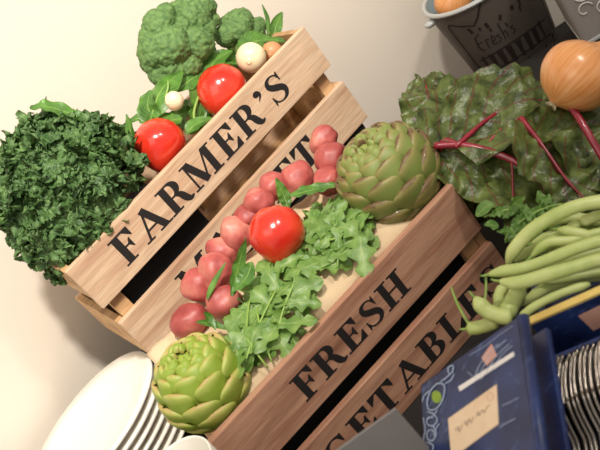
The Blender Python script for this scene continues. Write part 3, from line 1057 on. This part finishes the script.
for k in range(26):
    a = rb.uniform(-.9, .9)
    z = rb.choice([rb.uniform(.018, .045), rb.uniform(.018, .04), rb.uniform(.12, .14)])
    q = bband([(a, z), (a+rb.uniform(-.05, .05), z+rb.uniform(.004, .012))], rb.uniform(.003, .007), 3)
    pr.add(q.v, q.f)
pr.out('printed_lettering', M['print'], t, smooth=False)
pl = G()
for k, c in enumerate('GARDEN'):
    pols, w = glyph(c if c not in 'DN' else {'D': 'B', 'N': 'H'}[c])
# handle ear at the rim
ea = a0-1.25
e0 = onb(ea, hh-.012, .004)
G().blob(e0, (.009, .006, .013), basis(V((math.cos(ea), math.sin(ea), 0))), 2).out('handle_ear', M['zinc_rim'], t)
hp = []
for k in range(17):
    s_ = k/16
    aa = ea+PI*s_
    hp.append(onb(aa, hh-.01-.055*math.sin(PI*s_), .007+.012*math.sin(PI*s_)) if False else bk0+V((0, 0, hh-.012))+V((math.cos(ea), math.sin(ea), 0))*(r1_+.006)*math.cos(PI*s_)+(V((-math.sin(ea), math.cos(ea), 0))*-.7+V((0, 0, .5))).normalized()*(r1_+.05)*math.sin(PI*s_))
# things inside the bucket
ic = bk0+V((-.052, -.01, hh-.022))
def oni(c, r, up, label):
    B3 = basis(up)
    tt = Matrix.Translation(c) @ B3.to_4x4()
    prof = [(0, -.93), (.1, -.95), (.2, -.92), (.6, -.74), (.9, -.38), (1, .02), (.93, .4), (.68, .72), (.38, .92), (.2, 1.08), (.14, 1.25), (.16, 1.42), (.09, 1.5), (0, 1.5)]
    pr_ = smooth_path([(a, b, 0) for a, b in prof], 50)
    o = G().lathe([(max(0, p.x)*r, p.y*r*.95) for p in pr_], tt, 48).out('onion', M['onion'], origin=c)
    o.matrix_basis = Matrix.Translation(c) @ B3.to_4x4()
    for v in o.data.vertices:
        v.co = B3.transposed() @ v.co
    g_ = G()
    for k in range(16):
        aa = k*2.4
        g_.tube([c-B3.col[2]*r*.86+(B3.col[0]*math.cos(aa)+B3.col[1]*math.sin(aa))*r*.08*(k % 4)/3,
                 c-B3.col[2]*r*(1.02)+(B3.col[0]*math.cos(aa)+B3.col[1]*math.sin(aa))*r*.16], [.0008, .0003], 4)
    g_.out('root', M['garlic'], o)
    return tag(o, label, 'onion')
oni(at(577, 77, .93), .0425, cdir(.6, .7, .12), 'large golden onion resting on the chard below the bucket')
oni(bk0+V((-.044, .012, hh-.012)), .03, V((.2, -.5, .6)), 'pale onion sitting inside the grey bucket')
oni(bk0+V((.03, -.01, hh-.012)), .034, V((.2, .5, .6)), 'second onion in the grey bucket toward its front')

tn = V((.69, 1.03, 0))
# grey tin beside the bucket
tc_ = onz(592, 40, rz)
t = thing('storage_tin', 'grey tin with white ornament at the upper right, beside the bucket', 'tin', tc_)
tx = V((.93, -.36, 0)).normalized()
ty = V((.36, .93, 0)).normalized()
o0 = onz(585, 47, rz)
G().box(o0+V((0, 0, .003)), tx*.15, ty*.11, V((0, 0, .17)), .004).out('body', M['tin'], t, smooth=False)
G().box(o0-tx*.0015-ty*.0015, tx*.153, ty*.113, V((0, 0, .006)), .002).out('base_band', M['zinc_rim'], t, smooth=False)
g = G()
for k, (ax_, az, rr, st, sw) in enumerate([(.022, .05, .012, 0, 280), (.045, .04, .010, 90, 300), (.03, .075, .014, 200, 270), (.06, .065, .013, 20, 290), (.018, .1, .010, 40, 250), (.05, .1, .015, 120, 300), (.085, .05, .014, 0, 300), (.09, .09, .014, 60, 300)]):
    pts = []
    for i in range(15):
        a = math.radians(st+sw*i/14)
        r_ = rr*(1-.6*i/14)
        pts.append(o0+tx*(ax_+r_*math.cos(a))+V((0, 0, az+r_*math.sin(a)))-ty*.0002)
    g.tube(pts, .0012, 5)
g.out('ornament', M['tin_art'], t)

# ------------------------------------------------------------------ chard
ch = thing('chard_bunch', 'bunch of dark crinkled chard leaves with crimson stems at right', 'chard', at(520, 190, .98))
def chl(pts, nrm, w, seed, ruf=.014, cup=.15, stem=None, prof=None):
    g = G()
    P = [at(*p) for p in pts]
    leaf_geo(g, P, nrm, w, prof or (lambda s: .35+.75*math.sin(PI*min(1, s*.86+.1))**.7 if s < .97 else .3), cup=cup, ruffle=ruf, rfreq=4, nu=26, nv=40, seed=seed)
    for j, v in enumerate(g.v):
        g.v[j] = v + V(nrm)*(.0042*noise.noise(v*75)+.009*noise.noise(v*26)+.002*noise.noise(v*150))
    o = g.out('leaf', M['chard'], ch)
    path = smooth_path(P, 20)
    nn = V(nrm).normalized()
    G().tube([p+nn*.0016 for p in path], [.0034-.0028*i/20 for i in range(21)], 8).out('midrib', M['stem_r'], o)
    return o
tow = lambda a, b, c=1: cdir(a, b, c)
chl([(440, 150, 1.0), (462, 120, 1.05), (486, 96, 1.1), (510, 86, 1.13)], tow(-.2, .5), .05, 1)
chl([(436, 140, 1.04), (432, 116, 1.08), (428, 94, 1.1), (424, 78, 1.13)], tow(-.3, .3), .036, 2)
chl([(455, 148, .98), (490, 118, 1.0), (520, 104, 1.02), (556, 100, 1.04)], tow(0, .5), .05, 3)
chl([(437, 146, 1.01), (470, 146, 1.0), (504, 156, .985), (545, 176, .96), (575, 196, .94)], tow(-.1, .35), .066, 4, .009)
chl([(474, 150, 1.04), (476, 175, 1.05), (480, 200, 1.06), (486, 222, 1.06)], tow(-.2, .2), .05, 5)
chl([(536, 156, .99), (534, 186, .98), (530, 214, .97)], tow(0, .2), .055, 6)
chl([(560, 96, .965), (578, 124, .945), (596, 150, .93), (622, 190, .92)], tow(.2, .3), .05, 7)
chl([(520, 118, .95), (545, 150, .925), (566, 180, .91), (590, 205, .9)], tow(.3, .1), .04, 8)
chl([(590, 140, .96), (592, 180, .93), (600, 220, .92)], tow(.1, .2), .05, 9)
chl([(520, 200, .97), (545, 215, .955), (585, 225, .94)], tow(.1, .4), .045, 10)
chl([(540, 110, 1.0), (570, 120, 1.0), (610, 130, .99)], tow(.1, .4), .045, 11)
for pts, r in ([[(434, 146, .99), (452, 145, .985), (474, 147, .978), (500, 155, .965), (518, 163, .955), (532, 170, .95)], .0042],
               [[(434, 160, 1.0), (446, 170, 1.0), (450, 182, 1.0)], .003], [[(440, 148, 1.), (452, 130, 1.02), (470, 112, 1.05)], .003],
               [[(478, 152, 1.0), (476, 175, 1.01), (474, 196, 1.02)], .0013], [[(512, 162, .955), (513, 190, .955), (514, 212, .955)], .0013],
               [[(568, 102, .93), (580, 120, .915), (592, 140, .905), (604, 160, .9)], .0042], [[(520, 118, .98), (500, 130, .985), (486, 146, .98)], .0014],
               [[(462, 146, .98), (446, 140, .99), (440, 146, .995)], .003]):
    P = smooth_path([at(*p) for p in pts], 16)
    G().tube(P, r, 10).out('stem', M['stem_r'], ch)

# ------------------------------------------------------------------ cilantro
cl = thing('cilantro_bunch', 'loose green herb sprigs between the chard and the beans', 'herbs', at(520, 225, .88))
rnd = random.Random(9)
for k, pts in enumerate([[(505, 240, .88), (520, 222, .87), (545, 208, .86)], [(484, 217, .9), (505, 210, .89), (530, 212, .88)], [(510, 245, .86), (525, 232, .86), (536, 218, .85)], [(530, 215, .86), (548, 207, .86), (562, 204, .86)]]):
    P = smooth_path([at(*p) for p in pts], 12)
    G().tube(P, .0011, 6).out('stalk', M['stem_g'], cl)
    for j in range(9):
        p = P[2+j]
        a = rnd.uniform(0, 2*PI)
        d = (CX*math.cos(a)+CY*math.sin(a)-CF*rnd.uniform(-.3, .4))
        g = G()
        leaf_geo(g, [p, p+d*.007, p+d*.014], tow(rnd.uniform(-.5, .5), rnd.uniform(-.2, .6)), rnd.uniform(.004, .007), oval, ruffle=.002, rfreq=3, nu=6, nv=10, seed=k*9+j, lob=lambda b, x: .75+.25*math.cos(b*20))
        g.out('leaf', M['herb'], cl)
g = G()
leaf_geo(g, [at(476, 216, .9), at(486, 207, .893), at(494, 204, .89)], tow(-.1, .5), .0075, oval, nu=8, nv=12)
g.out('leaf', M['herb'], cl)
for i in range(22):
    x, y = rnd.uniform(498, 570), rnd.uniform(196, 240)
    p = at(x, y, .875+rnd.uniform(-.01, .02))
    a = rnd.uniform(0, 2*PI)
    d = (CX*math.cos(a)+CY*math.sin(a)-CF*rnd.uniform(-.3, .4))
    g = G()
    leaf_geo(g, [p, p+d*.008, p+d*.016], tow(rnd.uniform(-.5, .5), rnd.uniform(-.2, .6)), rnd.uniform(.003, .007), oval, ruffle=.002, rfreq=3, nu=6, nv=10, seed=90+i)
    g.out('leaf', M['herb'], cl)

# ------------------------------------------------------------------ green beans
beans = [([(507, 266, .80), (514, 250, .795), (530, 232, .79), (552, 217, .785), (578, 206, .78), (604, 201, .775)], 7, 'arched green bean highest over the bean box'),
         ([(487, 275, .765), (504, 271, .76), (524, 268, .755), (550, 259, .75), (575, 249, .745), (606, 240, .74)], 6.2, 'long green bean pointing left across the bean box'),
         ([(498, 281, .745), (516, 283, .74), (540, 277, .735), (572, 268, .73), (606, 259, .725)], 7, 'pale flat green bean just below the long one'),
         ([(556, 229, .785), (576, 232, .775), (604, 239, .77)], 5, 'short green bean crossing under the arched one'),
         ([(530, 258, .785), (548, 243, .78), (574, 240, .775), (602, 232, .77)], 5, 'green bean in the middle layer behind the long one'),
         ([(540, 282, .755), (566, 278, .75), (606, 272, .745)], 5, 'green bean below the pale flat one, over the box corner'),
         ([(516, 322, .735), (534, 307, .732), (560, 294, .728), (590, 284, .724)], 4.5, 'green bean lying along the wooden box rim'),
         ([(505, 284, .765), (499, 296, .765), (499, 312, .76)], 5.5, 'short green bean hanging down at the left'),
         ([(521, 285, .755), (514, 300, .755), (504, 318, .75)], 9, 'thick green bean hanging down behind the box corner'),
         ([(474, 297, .752), (486, 310, .748), (500, 316, .742), (512, 317, .738)], 8, 'bent green bean resting on the blue corner'),
         ([(466, 329, .765), (480, 327, .758), (498, 321, .75)], 7, 'lowest green bean beside the vegetables board'),
         ([(578, 224, .79), (592, 218, .787), (608, 214, .785)], 6, 'green bean end entering at the right edge'),
         ([(505, 300, .775), (530, 280, .775), (560, 262, .77), (604, 250, .765)], 6, 'green bean deep in the box under the pale flat one'),
         ([(520, 306, .76), (546, 288, .76), (574, 279, .755), (606, 275, .75)], 6, 'green bean deep in the box beside the rim'),
         ([(512, 262, .81), (534, 250, .81), (560, 246, .805), (606, 248, .80)], 6, 'green bean deep in the box between the two long ones'),
         ([(540, 226, .815), (566, 218, .81), (606, 222, .805)], 6, 'green bean at the back of the box under the arched one'),
         ([(514, 292, .78), (540, 270, .785), (580, 258, .78), (606, 262, .775)], 6, 'dark green bean at the bottom of the box'),
         ([(530, 244, .82), (566, 232, .815), (606, 230, .81)], 6, 'green bean at the bottom of the box near its back'),
         ([(538, 250, .79), (556, 238, .79), (580, 222, .788)], 5, 'green bean tucked beneath the arched one')]
for k, (pts, r, lb) in enumerate(beans):
    if pts[-1][0] >= 600:
        e0, e1_ = pts[-2], pts[-1]
        q_ = 55/(e1_[0]-e0[0])
        pts = pts+[tuple(e1_[i]+(e1_[i]-e0[i])*q_*(.6 if i == 1 else 1) for i in range(3))]
    P = smooth_path([at(*p) for p in pts], 26)
    d = pts[0][2]
    R = r*d/F
    rs = []
    for i in range(27):
        s = i/26
        e = min(1, (s+.004)/.16)**.6*min(1, (1-s+.03)/.12)**.5
        rs.append(R*max(.12, e)*(1+.025*math.sin(s*24+k)))
    o = G().tube(P, rs, 14, .78, up=-CF+CY*.4).out('green_bean', M['bean'], origin=P[13])
    tag(o, lb, 'bean', 'green beans')
    tdir = (P[0]-P[1]).normalized()
    G().tube([P[0]-tdir*.002, P[0]+tdir*.003, P[0]+tdir*.006+V((0, 0, .001))], [.0016, .0011, .0006], 6).out('stem_tip', M['stem_g'], o)
o = G().tube(smooth_path([at(*p) for p in ((451, 287, .80), (458, 305, .785), (468, 323, .77), (472, 330, .765))], 12), [.0008, .001, .0011, .0012, .0012, .0012, .0012, .0012, .0012, .0012, .0012, .0014, .0016], 6).out('bean_tendril', M['stem_g'])
tag(o, 'thin stalk hanging over the vegetables board', 'stalk')
o = G().tube(smooth_path([at(*p) for p in ((486, 278, .77), (486, 290, .765), (484, 302, .76), (478, 306, .757))], 10), .0011, 6).out('bean_tendril', M['stem_g'])
tag(o, 'thin stalk dropping from the long bean tip', 'stalk')

# ------------------------------------------------------------------ blue boxes
BX = V((.919, -.394, 0)).normalized()            # along the rim, to the right
BY = V((.394, .919, 0)).normalized()             # away from the viewer
def open_box(o, lx, ly, h, th, name, label, floor_h, mats, side_drop=0, cat='box'):
    t = thing(name, label, cat, o+BX*lx/2+BY*ly/2)
    Z = V((0, 0, 1))
    G().box(o, BX*lx, BY*th, Z*(h-(side_drop if side_drop > .045 else 0)), .0008).out('front_panel', mats, t, smooth=False)
    G().box(o+BY*(ly-th), BX*lx, BY*th, Z*(h-(side_drop if side_drop < .045 else 0)), .0008).out('rear_panel', mats, t, smooth=False)
    G().box(o+BY*th, BX*th, BY*(ly-2*th), Z*(h-side_drop), .0008).out('side_panel', mats, t, smooth=False)
    G().box(o+BY*th+BX*(lx-th), BX*th, BY*(ly-2*th), Z*h, .0008).out('side_panel', mats, t, smooth=False)
    G().box(o+BY*th+BX*th, BX*(lx-2*th), BY*(ly-2*th), Z*floor_h).out('base_panel', mats, t, smooth=False)
    return t
# bean box: front top edge runs from (530,324) to the right
q0 = at(530, 324, .715)
bo0 = V((q0.x, q0.y, 0))
t = open_box(bo0, .30, .13, q0.z-.0015, .0075, 'bean_box', 'blue box with a pale wooden rim holding the green beans', .14, M['navy'], .04)
g = G()
Z = V((0, 0, 1))
rt = q0.z-.0015
g.box(bo0+Z*rt-BX*.0003-BY*.0003, BX*.3006, BY*.0081, Z*.0022)
g.box(bo0+Z*rt+BY*.0078+BX*.2922, BX*.0081, BY*.1144, Z*.0022)
g.out('rim', M['rim_y'], t, smooth=False)
g = G().box(bo0+BX*.042-BY*.0006+Z*(rt-.034), BX*.02+Z*.001, BY*.0005, Z*.022-BX*.004)
tag(g.out('stamp_print', M['pink_paper'], t, smooth=False), 'pink printed stamp')

# cutlery tray in front of it
q1 = at(552, 349, .688)
cz = q1.z
ct0 = V((q1.x, q1.y, 0))-BY*.235-BX*.058
t = open_box(ct0, .23, .24, cz-.012, .005, 'cutlery_tray', 'blue tray holding the row of forks', .006, M['navy'], .1)
tray = t
tray_h = cz-.012

# forks nested on their edges
def fork_geo():
    g = G()
    # local: x = along from handle end (0) to tines (.185); z = across the width; y = depth of the bowl curve
    def ycurve(x):
        return .0016*math.sin(PI*min(1, x/.12))*-1 + (.0065*math.sin(PI*(x-.118)/.075) if x > .118 else 0)
    def hw(x):
        pts = [(0, .0085), (.01, .0105), (.03, .0098), (.07, .0062), (.105, .0036), (.118, .0038), (.13, .0085), (.14, .0118), (.15, .0125)]
        for (a, b), (c, d) in zip(pts, pts[1:]):
            if x <= c:
                return b+(d-b)*(x-a)/(c-a)
        return .0125
    th = .0011
    n = 40
    vs = []
    for i in range(n+1):
        x = .15*i/n
        w = hw(x)
        y = ycurve(x)
        for j in (-1, -.4, .4, 1):
            dish = .0016*(1-j*j)*(1 if x > .12 else .3)
            vs.append(V((x, y-th+dish, w*j)))
        for j in (1, .4, -.4, -1):
            dish = .0016*(1-j*j)*(1 if x > .12 else .3)
            vs.append(V((x, y+th+dish, w*j)))
    fs = []
    for i in range(n):
        for k in range(8):
            fs.append((i*8+k, i*8+(k+1) % 8, (i+1)*8+(k+1) % 8, (i+1)*8+k))
    fs += [tuple(range(8))[::-1], tuple(n*8+k for k in range(8))]
    g.add(vs, fs)
    for q in range(4):
        z0 = -.0125+q*.00667+.0001
        for_w = .0046
        tv, tf = [], []
        for i in range(13):
            x = .1495+.04*i/12
            y = ycurve(min(x, .185))-(.002 if x > .185 else 0)
            w = for_w*(1-.55*(i/12)**3)
            c = z0+for_w/2
            for (a, b) in ((-1, -1), (-1, 1), (1, 1), (1, -1)):
                tv.append(V((x, y+th*a*.9, c+w/2*b)))
        for i in range(12):
            for k in range(4):
                tf.append((i*4+k, i*4+(k+1) % 4, (i+1)*4+(k+1) % 4, (i+1)*4+k))
        tf.append((48, 49, 50, 51))
        g.add(tv, tf)
    return g
fg = fork_geo()
fz = cz-.014
tipp = at(553, 360, .69)
fm = bpy.data.meshes.new('fork')
fm.from_pydata(fg.v, [], fg.f)
fm.materials.append(M['steel'])
fm.polygons.foreach_set('use_smooth', [True]*len(fg.f))
xd0 = V((.57, .76, .29)).normalized()
yd0 = V((0, 0, 1)).cross(xd0).normalized()
zd0 = xd0.cross(yd0)
sb = tipp-zd0*.028-xd0*.19
side = BX-zd0*BX.dot(zd0)
G().box(sb-side*.004, xd0*.185, side*.15, -zd0*.004).out('sloped_base', M['navy'], tray, smooth=False)
names = ['leftmost fork of the row in the blue tray', 'second fork from the left in the blue tray', 'third fork from the left in the blue tray', 'fourth fork from the left in the blue tray',
         'fifth fork from the left in the blue tray', 'sixth fork from the left in the blue tray', 'seventh fork from the left in the blue tray']
for k in range(19):
    o = bpy.data.objects.new('fork', fm)
    dx = k*.0043+.0006*math.sin(k*2.3)
    xd = (V((.57, .76, .29))+BX*(-.002*k)).normalized()
    yd = V((0, 0, 1)).cross(xd).normalized()
    zd = xd.cross(yd)
    mm = Matrix((xd, yd, zd)).transposed().to_4x4()
    mm.translation = tipp+BX*dx-xd*.187-zd*(.0125-.0012*math.sin(k*1.3))
    o.matrix_basis = mm
    col.objects.link(o)
    tag(o, names[k] if k < 7 else 'steel fork on its edge in the right part of the row in the blue tray', 'fork', 'forks in the blue tray')

# tilted blue book-shaped box leaning on the tray
A_ = V((.7167, -.5654, .4083)).normalized()
B_ = V((-.526, -.8226, -.2158))
B_ = (B_-A_*B_.dot(A_)).normalized()             # down the cover, toward the viewer
N_ = B_.cross(A_).normalized()
if N_.z < 0:
    N_ = -N_
TR = at(518, 316, .67)
# choose the cover width so that its far left corner falls at (420,385)
wl = .135
t = thing('blue_box', 'blue printed box with an envelope and a white strip, leaning by the forks', 'box', TR-A_*wl/2+B_*.1-N_*.05)
TL = TR-A_*wl
LY = .19
TK = .034
G().box(TL, A_*wl, B_*LY, -N_*.006, .002).out('cover', M['navy'], t, TL, smooth=False)
G().box(TL-N_*.0062+A_*.003, A_*(wl-.022), B_*LY, -N_*(TK-.012), .001).out('inner_block', M['card_in'], t, smooth=False)
G().box(TL-N_*(TK-.005), A_*wl, B_*LY, -N_*.006, .002).out('back_cover', M['navy'], t, smooth=False)
sbm = TL+A_*(wl*.42)+B_*.10-N_*(TK+.002)
bw = BX*.05
bd = BY*.05
zt = min((sbm+o_).z-(N_.x*0) for o_ in (V((0, 0, 0)),))
top = []
for cx_, cy_ in ((-1, -1), (1, -1), (1, 1), (-1, 1)):
    p_ = V((sbm.x, sbm.y, 0))+bw*cx_*.5+bd*cy_*.5
    zz = sbm.z-(N_.x*(p_.x-sbm.x)+N_.y*(p_.y-sbm.y))/N_.z
    top.append(V((p_.x, p_.y, zz)))
gg = G().add([V((p_.x, p_.y, 0)) for p_ in top]+top, [(3, 2, 1, 0), (4, 5, 6, 7)]+[(i, (i+1) % 4, 4+(i+1) % 4, 4+i) for i in range(4)])
tag(gg.out('display_riser', M['black'], smooth=False), 'small black wedge block under the tilted blue box', 'riser')
def spine(a, b):
    th = PI/2-PI*a
    r = TK/2+.0005
    return TR-N_*(r-.0005)+A_*(.007*math.cos(th))+N_*(r*math.sin(th))+B_*(LY*b)
def spine2(a, b):
    return spine(a, b)-A_*.0015
def cov(a, b, d=.0004):
    return TL+A_*(wl*a)+B_*(b)+N_*d
def on_cover(x, y, d=.0004):
    p = onpl(x, y, TL, N_)
    return p+N_*d
def patch(name, pix, mt, lab=None, d=.0006):
    n = len(pix)
    g_ = G().add([on_cover(x, y, d) for x, y in pix]+[on_cover(x, y, .0001) for x, y in pix],
                 [tuple(range(n))[::-1], tuple(range(n, 2*n))]+[(i, (i+1) % n, n+(i+1) % n, n+i) for i in range(n)])
    o_ = g_.out(name, mt, t, smooth=False)
    if lab:
        o_['label'] = lab
    return o_
env = patch('envelope_print', [(448.5, 419), (497, 384.5), (499, 424), (464, 450), (452, 460)], M['paper'], 'cream printed envelope')
patch('white_strip', [(459, 387), (460.5, 391.5), (515, 356), (514, 352)], M['white_paper'], 'white paper strip', .0009)
patch('stamp_print', [(482, 358), (492, 344), (497, 355), (487, 366)], M['pink_paper'], 'pink printed stamp')
def line(pix, w=.7):
    P = smooth_path([(x, y, 0) for x, y in pix], max(10, 6*len(pix)))
    L = []
    for i, p in enumerate(P):
        q = P[min(i+1, len(P)-1)]-P[max(i-1, 0)]
        l = q.length or 1
        n_ = V((-q.y/l, q.x/l, 0))*w/2
        L += [on_cover(p.x+n_.x, p.y+n_.y, .0009), on_cover(p.x-n_.x, p.y-n_.y, .0009)]
    return G().add(L, [(2*i, 2*i+1, 2*i+3, 2*i+2) for i in range(len(P)-1)])
g = G()
for pix in ([(456, 431), (459, 427), (460, 432), (463, 425)], [(465, 425), (467, 421), (468, 426), (470, 419), (472, 423), (474, 417)], [(477, 417), (479, 412), (480, 416), (483, 410), (485, 413), (488, 407), (491, 405)]):
    l_ = line(pix, .5)
    g.add(l_.v, l_.f)
g.out('handwriting', M['script'], t, smooth=False)
g = G()
a_ = [(491+3.2*math.cos(k*PI/6), 397+4.2*math.sin(k*PI/6)) for k in range(13)]
l_ = line(a_, .7)
g.add(l_.v, l_.f)
g.out('postmark', M['pink_paper'], t, smooth=False)
g = G()
for pix, w in ([[(476, 377), (480, 366), (490, 352), (500, 344)], .6], [[(480, 376), (486, 364), (496, 350), (507, 340)], .6], [[(486, 374), (496, 358), (510, 344)], .6], [[(492, 371), (502, 356), (513, 346)], .6],
               [[(470, 356), (486, 346), (502, 334), (514, 326)], .4], [[(500, 428), (506, 424), (516, 419)], .6], [[(503, 406), (512, 402), (519, 398)], .5], [[(468, 372), (480, 380), (488, 372)], .4]):
    l_ = line(pix, w)
    g.add(l_.v, l_.f)
g.out('cancel_lines', M['scroll'], t, smooth=False)
g = G()
for pix, w in ([[(431, 391), (428, 402), (430, 410), (438, 408), (444, 398), (445, 386), (438, 384), (431, 391)], 1.1],
               [[(441, 382), (447, 378), (453, 372), (454, 366), (449, 368), (450, 374), (454, 372)], 1.0], [[(446, 384), (452, 380), (455, 374)], .9],
               [[(428, 412), (434, 414), (438, 420), (434, 426), (428, 424), (429, 418), (434, 418)], 1.0], [[(438, 410), (434, 416), (427, 420)], .9],
               [[(424, 418), (426, 430), (424, 440)], .9], [[(434, 426), (437, 434), (433, 441), (428, 438), (429, 431), (434, 431), (435, 436)], 1.0],
               [[(428, 442), (434, 446), (432, 454)], 1.0], [[(423, 402), (425, 396), (430, 391)], .9], [[(440, 424), (436, 430)], .8]):
    l_ = line(pix, w)
    g.add(l_.v, l_.f)
g.out('scroll_print', M['scroll'], t, smooth=False)
patch('oval_print', [(437+4.6*math.cos(k*PI/8)+1.8*math.sin(k*PI/8)*-1, 397-6*math.sin(k*PI/8)-1.5*math.cos(k*PI/8)) for k in range(16)][::-1], M['lime'], 'lime green printed oval')
# hinge ridge along the right edge
g = G().tube([TR+A_*.001-N_*.004, TR+A_*.001-N_*.004+B_*LY], .0052, 10)
g.out('hinge', M['navy'], t)

# ------------------------------------------------------------------ sign card
sa = at(395, 407, .70)
sd = V((1, -.1, 0)).normalized()
sp_ = V((0, -.12, -1)).normalized()
sl = sa.z/-sp_.z-.0006
sn = sd.cross(sp_).normalized()
o = G().box(sa, -sd*.11, sp_*sl, -sn*.003 if sn.y > 0 else sn*.003, .0006)
o = o.out('sign_card', M['sign'], smooth=False)
G().box(sa-sd*.06+sp_*(sl*.45)+V((0, .004, 0)), sd*.02, V((0, .075, -(sa+sp_*(sl*.45)).z+.001)), V((0, .002, .0006))).out('stand', M['sign'], o, smooth=False)
tag(o, 'plain grey sign card standing before the vegetables board', 'sign')

# ------------------------------------------------------------------ light
def spot(name, loc, aim, e, size, blend, rad, colr):
    l = bpy.data.lights.new(name, 'SPOT')
    l.energy = e
    l.spot_size = math.radians(size)
    l.spot_blend = blend
    l.shadow_soft_size = rad
    l.color = colr
    o_ = bpy.data.objects.new(name, l)
    o_.location = loc
    o_.rotation_euler = (V(aim)-V(loc)).to_track_quat('-Z', 'Y').to_euler()
    col.objects.link(o_)
spot('ceiling_spot', (.25, .15, 1.78), (-.28, 1.38, .32), 188, 52, 1., .07, (1, .93, .83))
spot('buffet_spot', (1.05, .15, 1.75), (.34, .98, .08), 56, 58, 1., .07, (1, .93, .85))
l = bpy.data.lights.new('room_light', 'AREA')
l.energy = 10
l.size = 1.4
l.color = (1, .9, .78)
o_ = bpy.data.objects.new('room_light', l)
o_.location = (-.9, -.3, 1.8)
o_.rotation_euler = (V((0, 1, .2))-V(o_.location)).to_track_quat('-Z', 'Y').to_euler()
col.objects.link(o_)
w = bpy.data.worlds.new('room')
scene.world = w
w.use_nodes = True
w.node_tree.nodes['Background'].inputs[0].default_value = (1, .94, .87, 1)
w.node_tree.nodes['Background'].inputs[1].default_value = .56
vs = scene.view_settings
vs.view_transform = 'Standard'
vs.look = 'None'
vs.exposure = 0
vs.gamma = 1
